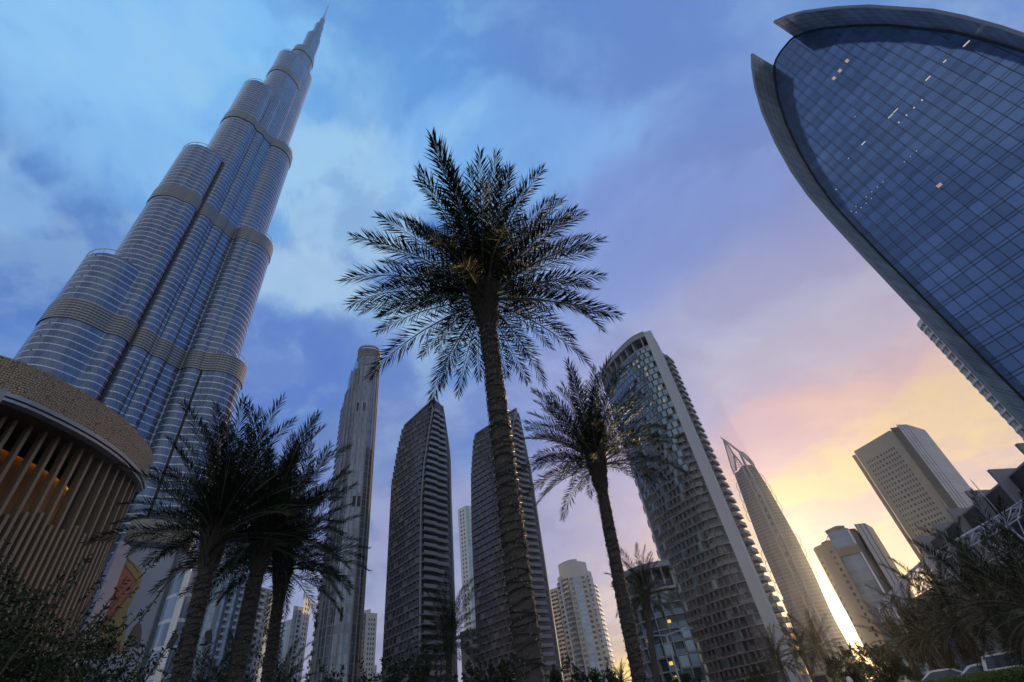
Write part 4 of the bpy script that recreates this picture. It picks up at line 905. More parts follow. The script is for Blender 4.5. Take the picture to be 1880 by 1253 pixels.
# ------------------------------------------------------------------ patterned drum pavilion at the left
def pavilion():
    kn = [(-100, 48), (-90, 44), (-80, 40.8), (-70, 38.6), (-62, 37.8), (-56.2, 37.6), (-52.5, 38.5), (-48.6, 40.4), (-45.7, 42.8), (-43.8, 45.6), (-43.15, 47.8)]
    arc = arcpts(kn, 72); c = P(-62, 55)
    t = thing('drum_pavilion', 'round pavilion with a patterned bronze fascia above tall vertical fins and warm light', 'pavilion', c)
    # fascia with pressed relief pattern
    mt = bpy.data.materials.new('bronze_pattern'); mt.use_nodes = True; nt = NT(mt.node_tree)
    b = nt.new('ShaderNodeBsdfPrincipled'); o = nt.new('ShaderNodeOutputMaterial'); nt.l.new(b.outputs[0], o.inputs[0])
    uv = nt.new('ShaderNodeUVMap').outputs[0]
    vo = nt.new('ShaderNodeTexVoronoi', feature='DISTANCE_TO_EDGE'); vo.inputs['Scale'].default_value = 6.2; vo.inputs['Randomness'].default_value = 0.5; nt.put(vo.inputs['Vector'], uv)
    e = nt.smooth(vo.outputs['Distance'], 0.02, 0.14); ns = nt.noise(uv, 0.5, 4, 0.6)
    b.inputs['Metallic'].default_value = 0.35; b.inputs['Roughness'].default_value = 0.48; u_, v_, _w = nt.sep(uv)
    jo = nt.math('MAXIMUM', nt.math('LESS_THAN', nt.math('FRACT', nt.math('DIVIDE', u_, 1.84)), 0.014), nt.math('LESS_THAN', nt.math('FRACT', nt.math('DIVIDE', nt.math('SUBTRACT', v_, 21.7), 1.16)), 0.02))
    e = nt.math('MULTIPLY', e, nt.math('SUBTRACT', 1.0, jo))
    nt.put(b.inputs['Base Color'], nt.mix(e, (0.13, 0.098, 0.062), nt.scale((0.38, 0.28, 0.16), nt.math('ADD', 0.7, nt.math('MULTIPLY', ns, 0.6)))))
    
    bn = nt.new('ShaderNodeBump'); bn.inputs['Strength'].default_value = 0.9; bn.inputs['Distance'].default_value = 0.06; nt.put(bn.inputs['Height'], e); nt.l.new(bn.outputs[0], b.inputs['Normal'])
    bk = [P(-44.5, 60)[:2], P(-60, 72)[:2], P(-100, 72)[:2]]
    mb = MB(); mb.prism(list(arc) + bk, 21.7, 24.0, 0, 1, 1); f = mb.build('fascia', [mt, M['dark']], t)
    inn = []
    for i, p in enumerate(arc):
        u, n, L = unit(arc[max(i - 1, 0)], arc[min(i + 1, len(arc) - 1)]); inn.append((p, u, n))
    def strip(d0, d1, z0, z1, nm, mt2):
        s = MB(); s.prism([p + n * d1 for p, u, n in inn] + [p + n * d0 for p, u, n in reversed(inn)], z0, z1, 0, 0, 0); return s.build(nm, mt2, t)
    strip(-0.4, 0.16, 21.45, 21.7, 'fascia_edge', mat_plain('edge_trim', (0.30, 0.30, 0.31), 0.4, 0.5, var=0.08))
    strip(-0.5, 0.06, 21.2, 21.38, 'lower_edge', mat_plain('edge_trim_low', (0.33, 0.33, 0.34), 0.4, 0.5, var=0.08))
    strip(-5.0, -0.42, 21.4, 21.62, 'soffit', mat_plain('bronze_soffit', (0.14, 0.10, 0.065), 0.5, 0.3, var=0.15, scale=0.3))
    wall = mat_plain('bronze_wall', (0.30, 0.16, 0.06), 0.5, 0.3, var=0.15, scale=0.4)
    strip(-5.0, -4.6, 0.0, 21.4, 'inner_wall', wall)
    fin = mat_plain('fin_metal', (0.23, 0.175, 0.115), 0.45, 0.3, var=0.1, scale=0.3)
    # fins: every second one runs to the soffit, the ones between stop short
    seg = [0]
    for a, b2 in zip(arc[:-1], arc[1:]): seg.append(seg[-1] + np.linalg.norm(b2 - a))
    def at(x):
        i = min(max(int(np.searchsorted(seg, x)) - 1, 0), len(arc) - 2); f2 = (x - seg[i]) / (seg[i + 1] - seg[i]); return arc[i] * (1 - f2) + arc[i + 1] * f2, inn[i][1], inn[i][2]
    N = int(seg[-1] / 0.46)
    lamp = mat_emit('soffit_lamp', (1.0, 0.46, 0.08), 10.0)
    for k in range(N - 1, 0, -1):
        p, u, n = at(k * 0.46)
        if np.degrees(np.arctan2(p[0], p[1])) < -72: break
        s = MB(); top = 21.2 if k % 2 else 16.1 + 0.35 * sin(k * 0.9)
        sb = 2.35 - 1.5 * max(0.0, min(1.0, (k * 0.46 - seg[-1] + 14) / 12)); o = p - n * sb - u * 0.11; s.box((o[0], o[1], 0.0), u, n, 0.2, 0.5, top); s.build('fin' if k % 2 else 'short_fin', fin, t)
        if k % 2:
            s = MB(); p2, u2, n2 = at(k * 0.46 + 0.46); o = p2 - n2 * 4.55 - u2 * 0.4; s.box((o[0], o[1], 21.0), u2, n2, 0.5, 0.1, 0.1); s.build('wall_washer_lamp', lamp, t)
    strip(-4.32, -4.26, 20.55, 21.4, 'lamp_valance', M['dark'])  # added strip, hides the lamps and keeps their light on the wall
    # inner glazing between the short fins
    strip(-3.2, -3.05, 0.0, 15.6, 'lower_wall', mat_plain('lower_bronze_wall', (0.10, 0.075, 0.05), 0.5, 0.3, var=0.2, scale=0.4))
    # end pilaster
    s = MB(); a, b2 = P(-43.3, 47.4)[:2], P(-42.35, 49.0)[:2]; s.prism([a, b2, P(-42.6, 55)[:2], P(-43.6, 54)[:2]], 0, 17.2, 0, 0); s.build('end_pilaster', mat_plain('pilaster_metal', (0.20, 0.23, 0.30), 0.3, 0.5, var=0.1, scale=0.2), t)
    s = MB(); a = P(-57.0, 37.2); u, n, L = unit(P(-58.5, 37.2), P(-56.5, 37.2)); s.box((a[0], a[1], 0), u, n, 0.5, 0.9, 21.2); s.build('portal_jamb', M['grey'], t)
    s = MB(); a = P(-60.5, 43); s.box((a[0], a[1], 24.0), unit(P(-62, 43), P(-58, 43))[0], unit(P(-62, 43), P(-58, 43))[1], 4.6, 1.6, 2.2); s.build('roof_plant', mat_louvre('plant_louvre', (0.12, 0.12, 0.12), 0.4), t)
pavilion()

def billboard():
    A = R(-40.8); n3 = -np.array([sin(A), cos(A), 0]); e = np.array([cos(A), -sin(A), 0]); Dp = 62.0; c = P(-40.8, Dp)
    t = thing('billboard', 'large lit advertising board showing an orange panel and a tan sleeve', 'billboard', c)
    def on(px, py, d=0.0):
        v = ray(px, py); k = (Dp - d) / v.dot(-n3); return v * k + np.array([0, 0, EYE])
    s0 = -2.3; s1 = 2.35; q = lambda s, z, d=0.0: c + e * s + n3 * d + np.array([0, 0, z])
    mb = MB(); mb.box(q(s0, 2.0, -0.5), e, n3, s1 - s0, 0.5, 19.4); mb.build('panel', mat_plain('poster_grey', (0.40, 0.42, 0.46), 0.5, var=0.10, scale=0.12), t)
    for nm, a, b, z0, h in (('frame', s1, s1 + 0.35, 1.5, 20.6), ('frame', s0 - 0.2, s0, 1.5, 20.6), ('frame', s0, s1, 21.4, 0.5)):
        mb = MB(); mb.box(q(a, z0, -0.6), e, n3, b - a, 0.8, h); mb.build(nm, mat_plain('board_frame', (0.07, 0.08, 0.11), 0.4, 0.4), t)
    def poly(px, d, nm, mt):
        z = [on(x / 4.589, 980 + y / 4.589, d) for x, y in px]; mb = MB(); mb.face(z[::-1]); mb.build(nm, mt, t)
    tan_ = mat_plain('poster_tan', (0.42, 0.29, 0.11), 0.5, var=0.22, scale=0.8)
    poly([(1035, 180), (1078, 195), (1110, 235), (1180, 290), (1200, 345), (1192, 400), (1150, 490), (1105, 580), (1075, 640), (1055, 860), (1050, 1000), (700, 1000), (885, 780), (1155, 400), (1020, 222)], 0.012, 'sleeve_print', tan_)
    poly([(1022, 225), (1155, 402), (890, 780), (700, 1000), (690, 960), (800, 740), (900, 520), (985, 300)], 0.024, 'orange_print', mat_plain('poster_orange', (0.52, 0.17, 0.09), 0.5, var=0.06, scale=0.2))
    poly([(1165, 745), (1190, 765), (1195, 830), (1180, 960), (1060, 960), (1075, 880), (1120, 790)], 0.014, 'brown_print', mat_plain('poster_brown', (0.16, 0.12, 0.09), 0.6, var=0.15))
    ln = MB(); pts = [on(x / 4.589, 980 + y / 4.589, 0.05) for x, y in ((1018, 220), (1158, 404), (1020, 600), (888, 783))]; ln.tube(pts, 0.02, 4)
    ln.tube([on(x / 4.589, 980 + y / 4.589, 0.05) for x, y in ((1075, 190), (1080, 230), (1120, 255), (1170, 330))], 0.02, 4); ln.build('outline_print', M['dark'], t)
    mb = MB(); o = q(-2.5, 21.9, -3.0); mb.box(o, e, n3, 6.0, 2.9, 2.4); mb.build('top_cap', M['stone'], t)
    mb = MB(); o = q(-2.5, 0, -4.0); mb.box(o, e, n3, 5.0, 3.3, 21.9); mb.build('support_wall', M['grey'], t)
billboard()

# ------------------------------------------------------------------ plants
def mat_leaf(name, col, col2, rough=0.5):
    mt = bpy.data.materials.new(name); mt.use_nodes = True; t = NT(mt.node_tree)
    b = t.new('ShaderNodeBsdfPrincipled'); o = t.new('ShaderNodeOutputMaterial'); t.l.new(b.outputs[0], o.inputs[0])
    co = t.new('ShaderNodeTexCoord').outputs['Object']; n = t.noise(co, 1.7, 4, 0.6)
    oi = t.new('ShaderNodeObjectInfo').outputs['Random']
    f = t.smooth(t.math('ADD', t.math('MULTIPLY', n, 0.7), t.math('MULTIPLY', oi, 0.3)), 0.35, 0.75)
    t.put(b.inputs['Base Color'], t.mix(f, col, col2)); b.inputs['Roughness'].default_value = rough; b.inputs['Specular IOR Level'].default_value = 0.08
    return mt
M['frond'] = mat_leaf('palm_leaf', (0.014, 0.020, 0.010), (0.036, 0.042, 0.018))
M['rachis'] = mat_plain('palm_rachis', (0.10, 0.10, 0.05), 0.5, var=0.2)
M['bark'] = mat_plain('palm_bark', (0.068, 0.056, 0.045), 0.9, var=0.45, scale=9.0, bump=0.7, bscale=28)
M['boot'] = mat_plain('palm_boots', (0.065, 0.050, 0.035), 0.85, var=0.4, scale=6.0, bump=0.5, bscale=22)
M['fibre'] = mat_plain('straw_fibre', (0.42, 0.30, 0.17), 0.8, var=0.3, scale=6.0)
M['cable'] = mat_plain('black_cable', (0.012, 0.012, 0.012), 0.5, var=0.1)

def frond_mesh(e0, bend, seed, Lf=3.0, pairs=80, lw=0.023):
    r_ = random.Random(seed); mb = MB(); N = 22; pts = []; tan_ = []; p = np.zeros(3); side = r_.uniform(-0.12, 0.12)
    for i in range(N + 1):
        f = i / N; e = R(e0 - bend * f ** 1.5); a = side * f
        d = np.array([cos(e) * cos(a), cos(e) * sin(a), sin(e)]); pts.append(p.copy()); tan_.append(d); p = p + d * Lf / N
    mb.tube(pts, [0.026 * (1 - 0.88 * i / N) for i in range(N + 1)], 5, 1)
    twist = r_.uniform(-0.7, 0.7)
    for k in range(pairs * 2):
        f = 0.13 + 0.87 * (k // 2 + r_.uniform(-0.3, 0.3)) / pairs; f = min(max(f, 0.1), 0.995); x = f * N; i = min(int(x), N - 1); c = pts[i] + (pts[i + 1] - pts[i]) * (x - i); d = tan_[i]
        Y = np.cross(np.array([0, 0, 1.0]), d); Y /= (np.linalg.norm(Y) + 1e-6); Z = np.cross(d, Y)
        tw = twist * f; Y, Z = Y * cos(tw) + Z * sin(tw), Z * cos(tw) - Y * sin(tw)
        s = 1 if k % 2 else -1
        al = R(64 - 40 * f ** 1.4 + r_.uniform(-14, 14)); be = R(r_.choice((4, 24, 46)) + r_.uniform(-14, 14))
        L = (0.21 + 0.30 * sin(PI * min(1, 0.14 + f * 0.80)) ** 0.8) * r_.uniform(0.85, 1.12)
        if f > 0.9: L *= 0.8
        q = d * cos(al) + (Y * s * cos(be) + Z * sin(be)) * sin(al); q /= np.linalg.norm(q)
        wv = np.cross(q, Z * cos(be) - Y * s * sin(be)); wv /= (np.linalg.norm(wv) + 1e-6)
        g_ = np.array([0, 0, -1.0]) * L * r_.uniform(0.02, 0.14)
        mid = c + q * L * 0.42; tip = c + q * L + g_; w_ = lw * r_.uniform(0.8, 1.2)
        mb.face([c, mid + wv * w_ * 0.5, tip, mid - wv * w_ * 0.5], 0)
    return mb.mesh('frond', [M['frond'], M['rachis']])
FR = {}
ELS = [84, 72, 60, 48, 36, 24, 12, 0, -14, -28]
for ei, e0 in enumerate(ELS):
    for sd_ in range(3): FR[(ei, sd_)] = frond_mesh(e0, 14 + 3.4 * ei + 9 * sd_, 100 + ei * 7 + sd_)

def trunk_mesh(h, lean, r0=0.235, r1=0.20, seed=1, boots=True):
    r_ = random.Random(seed); mb = MB(); n = 36; K = int(h / 0.04); v = []; f = []
    def ctr(z): q = (z / h); return np.array([lean[0] * q ** 1.6, lean[1] * q ** 1.6, z])
    top0 = h - 1.15
    for i in range(K + 1):
        z = h * i / K; b = r0 + (r1 - r0) * min(1, z / h)
        if z < 0.5: b *= 1 + 0.35 * (1 - z / 0.5) ** 2
        if z > top0: b *= 1 + 0.48 * sin(min(1, (z - top0) / 0.75) * PI / 2)
        
        for j in range(n):
            t = 2 * PI * j / n; sec = int(j * 9 / n); ph = (z / 0.17 + 0.5 * (sec % 2) + 0.35 * sin(sec * 2.7)) % 1.0; rr_ = b * (1 + 0.022 * sin(3 * t + z * 5) + 0.014 * sin(7 * t - z * 11) + 0.02 * sin(z * 2.3)) + 0.026 * (1 - ph) * (0.75 + 0.35 * sin(sec * 5.1 + z * 3)) + r_.uniform(-0.006, 0.008)
            c = ctr(z); mb.v.append((c[0] + rr_ * cos(t), c[1] + rr_ * sin(t), z))
    for i in range(K):
        for j in range(n): mb.f.append((i * n + j, i * n + (j + 1) % n, (i + 1) * n + (j + 1) % n, (i + 1) * n + j)); mb.m.append(0); mb.uv.append([(0, 0)] * 4)
    mb.f.append(tuple(K * n + j for j in range(n))); mb.m.append(0); mb.uv.append([(0, 0)] * n)
    # fibre ends standing off the trunk
    for k in range(int(h * 120)):
        z = r_.uniform(0.2, h - 0.3); t = r_.uniform(0, 2 * PI); c = ctr(z); b = r0 + (r1 - r0) * z / h
        d = np.array([cos(t), sin(t), 0]); e = np.array([-sin(t), cos(t), 0]); p = c + d * b
        mb.face([p - e * 0.010, p + e * 0.010, p + d * (r_.uniform(0.03, 0.075) if k % 6 else r_.uniform(0.07, 0.13)) + np.array([0, 0, r_.uniform(-0.03, 0.07)])], 1)
    return mb, ctr, top0

def boots_mesh(h, ctr, top0, r1, seed):
    r_ = random.Random(seed + 5); mb = MB()
    for k in range(120):
        z = top0 - 0.25 + 1.35 * (k / 120); t = k * 2.39996 + r_.uniform(-0.1, 0.1); d = np.array([cos(t), sin(t), 0]); e = np.array([-sin(t), cos(t), 0])
        b = r1 * (1 + 0.5 * sin(max(0, min(1, (z - top0) / 0.75)) * PI / 2)); c = ctr(min(z, h)) + d * b * 0.96; c[2] = z
        L = r_.uniform(0.16, 0.34); up = np.array([0, 0, 1.0]); q = up * cos(R(22)) + d * sin(R(22 + 14 * (k / 120)))
        a, w_ = 0.075, 0.028; o = c + q * L; nn = d * 0.025
        mb.face([c - e * a, c + e * a, o + e * w_, o - e * w_]); mb.face([c - e * a + nn, o - e * w_ + nn, o + e * w_ + nn, c + e * a + nn])
        mb.face([c - e * a, o - e * w_, o - e * w_ + nn, c - e * a + nn]); mb.face([c + e * a, c + e * a + nn, o + e * w_ + nn, o + e * w_]); mb.face([o - e * w_, o + e * w_, o + e * w_ + nn, o - e * w_ + nn])
    return mb

def palm(label, az, d, h, lean_az=0.0, nf=56, sc=1.0, seed=1, strings=False, group=None, r0=0.235, spread=1.0, low=1.0):
    """crown at height h; lean_az: sideways lean of the top in degrees of bearing seen from the street"""
    base = P(az, d); top = P(az + lean_az, d); lean = (top - base)[:2]
    t = thing('palm_tree', label, 'palm tree', base, group)
    tm, ctr, top0 = trunk_mesh(h, lean, r0, r0 * 0.86, seed); tm.sm = False
    o = tm.build('trunk', [M['bark'], M['fibre']], t, off=(0, 0, 0))
    boots_mesh(h, ctr, top0, r0 * 0.86, seed).build('leaf_bases', M['boot'], t, off=(0, 0, 0))
    r_ = random.Random(seed * 31); c = ctr(h)
    for i in range(nf):
        f = (i + 0.5) / nf; ev = 84 - 112 * low * f ** 0.92 + r_.uniform(-7, 7)
        ei = min(range(10), key=lambda k: abs(ELS[k] - ev)); me = FR[(ei, r_.randrange(3))]
        a = i * 2.39996 + r_.uniform(-0.25, 0.25)
        ob = bpy.data.objects.new('frond', me); COL.objects.link(ob); ob.parent = t
        dz = -0.55 * f; ob.location = (c[0] + cos(a) * 0.15, c[1] + sin(a) * 0.15, h - 0.02 + dz); ob.rotation_euler = (r_.uniform(-0.1, 0.1), r_.uniform(-0.06, 0.06), a)
        s = sc * r_.uniform(0.80, 1.08) * (1.52 - 1.6 * f if f < 0.32 else 1.0); ob.scale = (s, s, s)
    if strings:
        lt = MB(); r2 = random.Random(seed + 9); z = 0.25; pts = []; a = 0
        while z < top0:
            a += 0.30; z += 0.30 / (2 * PI) * (0.115 + 0.05 * sin(a * 0.21)); b = (r0 + (r0 * 0.86 - r0) * z / h) * 1.0 + 0.034
            c = ctr(z); pts.append((c[0] + b * cos(a), c[1] + b * sin(a), z + 0.035 * sin(a * 1.37) + 0.02 * sin(a * 0.61)))
        lt.tube(pts, 0.0085, 4); lt.build('light_string', M['cable'], t, off=(0, 0, 0))
        bl = MB()
        for p in pts[::5]:
            c = ctr(p[2]); d_ = np.array([p[0] - c[0], p[1] - c[1], 0]); d_ /= np.linalg.norm(d_); bl.tube([np.array(p), np.array(p) + d_ * 0.028 + np.array([0, 0, r2.uniform(-.01, .02)])], [0.006, 0.004], 4)
        bl.build('string_bulbs', mat_plain('clear_bulb', (0.6, 0.55, 0.45), 0.3, var=0.1), t, off=(0, 0, 0))['kind'] = 'stuff'
    return t

palm('tall date palm in the centre with cable-wound trunk and wide feathery crown', -3.75, 8.0, 10.15, 0.3, 92, 1.0, 3, True, r0=0.19, low=0.86)
palm('mid-size date palm right of the centre palm, crown in front of the hotel tower', 6.5, 15.5, 8.8, 1.75, 76, 0.88, 5, True, r0=0.19, low=0.78)
g_ = 'palm cluster beside the pavilion'
p1 = palm('leftmost palm of the dark cluster, trunk carrying two floodlights', -35.4, 15.5, 7.4, -0.4, 72, 0.90, 7, True, g_, 0.195, low=0.68)
palm('middle palm of the dark cluster, trunk between two others', -31.1, 16.5, 7.6, -0.1, 72, 0.90, 11, True, g_, 0.195, low=0.84)
palm('rightmost palm of the dark cluster, crown reaching the ribbed tower', -28.3, 19.5, 7.7, -0.6, 72, 0.94, 13, True, g_, 0.195, low=0.86)
palm('smaller palm in front of the low curved hotel block', 8.0, 40.0, 8.6, 1.5, 44, 0.85, 17)
palm('small palm under the dark peaked towers, crown against the left tower foot', -11.9, 42.0, 8.1, 0.2, 44, 1.05, 19)
palm('tiny distant palm against yellow sky, left of the leaning palm trunk', 4.95, 95.0, 6.4, 0.0, 30, 0.75, 23)
g2 = 'palms before the shopping mall'
for az, d, h, sd_, lb in [(38.9, 30, 3.1, 29, 'palm at the right frame edge, trunk crossing the mall entrance'), (36.3, 38, 3.8, 31, 'shaggy palm below the white lattice canopy'), (33.6, 42, 3.7, 37, 'palm before the mall, left of the blue entrance glass'), (31.2, 50, 3.7, 41, 'palm left of the mall with fronds against the brown block'),
                          (29.3, 58, 3.6, 43, 'palm near the low sun at the foot of the brown office block'), (41.6, 34, 3.4, 47, 'palm furthest right beside the lattice canopy')]:
    palm(lb, az, d, h, 0, 46, 0.92, sd_, False, g2, 0.24, low=1.12)
for az, d, h, sd_, lb in [(21.6, 85, 5.6, 53, 'bushy palm at the foot of the tall hotel tower'), (23.2, 78, 5.3, 59, 'palm under the sail-topped tower'), (19.4, 80, 5.0, 61, 'low palm before the hotel balconies'), (-31.6, 44, 6.2, 67, 'small palm behind the dark cluster, between its trunks'), (-27.6, 46, 6.4, 71, 'small palm right of the dark cluster trunks'), (-34.0, 40, 5.4, 73, 'low palm just right of the floodlit trunk')]:
    palm(lb, az, d, h, 0, 40, 0.95, sd_, False, 'small palms along the far kerb', 0.22)

# floodlights strapped to the first palm trunk
def floodlight(az, d, z, face, label):
    c = P(az, d, z); t = thing('floodlight', label, 'floodlight', c, 'floodlights on the palm trunk')
    a = np.array([sin(R(face)), cos(R(face)), 0]); s = np.array([a[1], -a[0], 0])
    mb = MB(); o = c + a * 0.12 - s * 0.14; q = [o + s * x + a * y + np.array([0, 0, zz]) for x, y, zz in ((0, 0, 0), (.28, 0, 0), (.28, .10, .06), (0, .10, .06), (0, -.08, .26), (.28, -.08, .26), (.28, .04, .30), (0, .04, .30))]
    for f in ((0, 1, 5, 4), (1, 2, 6, 5), (2, 3, 7, 6), (3, 0, 4, 7), (4, 5, 6, 7), (3, 2, 1, 0)): mb.face([q[i] for i in f])
    mb.build('lamp_housing', M['dark'], t)
    mb = MB(); mb.tube([c - a * 0.02, c + a * 0.10, c + a * 0.14 + np.array([0, 0, 0.1])], 0.02, 6); mb.build('bracket', M['dark'], t)
    mb = MB(); mb.face([q[2] + a * .004, q[3] + a * .004, q[7] + a * .004, q[6] + a * .004]); mb.build('lens', M['winglass'], t)
floodlight(-36.35, 15.4, 4.25, 270 - 35, 'black floodlight clamped on the left side of the first cluster trunk')
floodlight(-34.6, 15.4, 4.3, 90 - 35, 'black floodlight clamped on the right side of the first cluster trunk')

# leafy shrubs and small trees
def leaf_cloud(mb, c, rad, n, size, r_, shell=0.55):
    for _ in range(n):
        while True:
            p = np.array([r_.uniform(-1, 1) for _ in range(3)]); L = np.linalg.norm(p)
            if L <= 1 and (L > shell or r_.random() < 0.25): break
        p = c + p * rad; d = np.array([r_.gauss(0, 1) for _ in range(3)]) + np.array([0, 0, 0.4]); d /= np.linalg.norm(d); e = np.cross(d, np.array([r_.gauss(0, 1) for _ in range(3)])); e /= np.linalg.norm(e)
        s = size * r_.uniform(0.6, 1.3); m_ = p + d * s * 0.5
        mb.face([p, m_ + e * s * 0.2, p + d * s, m_ - e * s * 0.2], 0)
def shrub(name, label, az, d, h, w_, seed, leafm, leaf=0.058, clumps=26, per=420, sprigs=26, group=None, cat='shrub'):
    r_ = random.Random(seed); base = P(az, d); t = thing(name, label, cat, base, group)
    mb = MB(); st = MB()
    for k in range(clumps):
        a = r_.uniform(0, 2 * PI); rr_ = w_ * r_.uniform(0.0, 0.85) ** 0.7; zz = h * r_.uniform(0.18, 0.88) * (1 - 0.25 * (rr_ / w_) ** 2)
        c = np.array([rr_ * cos(a), rr_ * sin(a), zz]); cr = r_.uniform(0.16, 0.30) * min(w_, h) * 0.9
        leaf_cloud(mb, c, cr, per, leaf, r_)
        st.tube([np.array([0.15 * cos(a), 0.15 * sin(a), 0]), np.array([rr_ * .45 * cos(a), rr_ * .45 * sin(a), zz * .55]), c], [0.035, 0.025, 0.008], 5)
    for k in range(sprigs):
        a = r_.uniform(0, 2 * PI); rr_ = w_ * r_.uniform(0.2, 0.95); z0 = h * r_.uniform(0.6, 0.88); p0 = np.array([rr_ * cos(a), rr_ * sin(a), z0]); d_ = np.array([cos(a) * .4 + r_.uniform(-.3, .3), sin(a) * .4 + r_.uniform(-.3, .3), 1.0]); d_ /= np.linalg.norm(d_); L = h * r_.uniform(0.10, 0.2)
        st.tube([p0 - d_ * L * .4, p0 + d_ * L], [0.010, 0.004], 4)
        for q in range(34):
            p = p0 + d_ * L * r_.uniform(-0.2, 1.0); e = np.array([r_.gauss(0, 1) for _ in range(3)]) + d_ * 0.9; e /= np.linalg.norm(e); n_ = np.cross(e, np.array([r_.gauss(0, 1) for _ in range(3)])); n_ /= np.linalg.norm(n_); s = leaf * r_.uniform(0.7, 1.3); m_ = p + e * s * .5
            mb.face([p, m_ + n_ * s * .18, p + e * s, m_ - n_ * s * .18], 0)
    mb.build('foliage', leafm, t, off=(0, 0, 0)); st.build('stems', M['bark'], t, off=(0, 0, 0))
    return t
OL = mat_leaf('shrub_leaf', (0.022, 0.032, 0.016), (0.05, 0.066, 0.032), 0.55); TR = mat_leaf('tree_leaf', (0.020, 0.027, 0.016), (0.042, 0.052, 0.026), 0.6)
gs = 'shrubs in front of the pavilion'
shrub('oleander_shrub', 'tall dark shrub at the lower left corner before the fins', -52.0, 8.6, 4.3, 1.7, 201, OL, group=gs, clumps=52)
shrub('oleander_shrub', 'dense dark shrub with pale leaf tips, second from the left corner', -46.6, 8.2, 3.95, 1.45, 202, OL, group=gs, clumps=52)
shrub('oleander_shrub', 'dark shrub with loose upright sprigs before the orange poster', -41.9, 9.2, 3.2, 1.2, 203, OL, group=gs, sprigs=46, clumps=44)
shrub('oleander_shrub', 'lower dark shrub left of the floodlit palm trunk', -37.6, 10.4, 3.15, 1.2, 204, OL, group=gs, clumps=40)
gt = 'small dark trees along the foot of the towers'
for az, d, h, w_, sd_, lb in [(-24.4, 44, 7.0, 3.0, 211, 'round dark tree at the foot of the ribbed tower, left of two'), (-21.6, 43, 7.3, 2.9, 212, 'round dark tree at the foot of the ribbed tower, right of two'), (-17.1, 36, 6.6, 2.5, 213, 'dark tree hiding the left foot of the first peaked tower'), (-14.9, 38, 6.9, 2.6, 214, 'dark tree between the first peaked tower and the small palm'),
                              (-8.3, 40, 5.9, 2.6, 215, 'dark tree left of the central palm trunk'), (-6.3, 38, 6.1, 2.3, 216, 'dark tree touching the central palm trunk on its left'), (-1.2, 46, 6.1, 2.6, 217, 'dark tree right of the central palm trunk'), (2.6, 48, 5.6, 2.5, 218, 'dark tree below the rounded apartment tower'), (10.6, 60, 4.5, 2.2, 219, 'low dark tree below the low hotel block'),
                              (27.2, 55, 3.8, 2.2, 220, 'dark tree right below the low sun'), (31.8, 58, 5.6, 2.6, 221, 'leafy tree against pink sky at the mall corner'), (17.2, 70, 4.2, 2.6, 222, 'low bush at the foot of the hotel balconies'), (24.8, 66, 4.4, 2.4, 223, 'low bush at the foot of the sail-topped tower'), (-29.6, 52, 7.0, 2.6, 224, 'dark tree behind the middle palm trunk')]:
    shrub('dark_tree' if h > 5 else 'roadside_bush', lb, az, d, h, w_, sd_, TR, leaf=0.26, clumps=24, per=170, sprigs=16, group=gt, cat='tree' if h > 5 else 'bush')

# clipped hedge along the road
def hedge():
    a, b = P(27.0, 21.5), P(52, 17.0); u, n, L = unit(a, b); t = thing('clipped_hedge', 'clipped green hedge in the lower right corner before the parked cars', 'hedge', a)
    r_ = random.Random(77); mb = MB()
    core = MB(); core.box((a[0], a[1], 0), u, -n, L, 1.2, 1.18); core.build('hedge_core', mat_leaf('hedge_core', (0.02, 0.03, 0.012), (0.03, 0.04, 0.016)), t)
    for _ in range(26000):
        x = r_.uniform(-0.1, L); top = r_.random() < 0.6; y = r_.uniform(0, 1.2) if top else -0.02; z = 1.18 + r_.uniform(-0.06, 0.10) if top else r_.uniform(0.3, 1.2)
        p = np.array([a[0] + u[0] * x - n[0] * y, a[1] + u[1] * x - n[1] * y, z]); d = np.array([r_.gauss(0, 1), r_.gauss(0, 1), abs(r_.gauss(0, 1)) + .3]); d /= np.linalg.norm(d); e = np.cross(d, np.array([r_.gauss(0, 1), r_.gauss(0, 1), r_.gauss(0, 1)])); e /= np.linalg.norm(e)
        s = r_.uniform(0.04, 0.08); m_ = p + d * s * .5; mb.face([p, m_ + e * s * .25, p + d * s, m_ - e * s * .25])
    mb.build('foliage', mat_leaf('hedge_leaf', (0.07, 0.11, 0.025), (0.14, 0.18, 0.04)), t)
hedge()

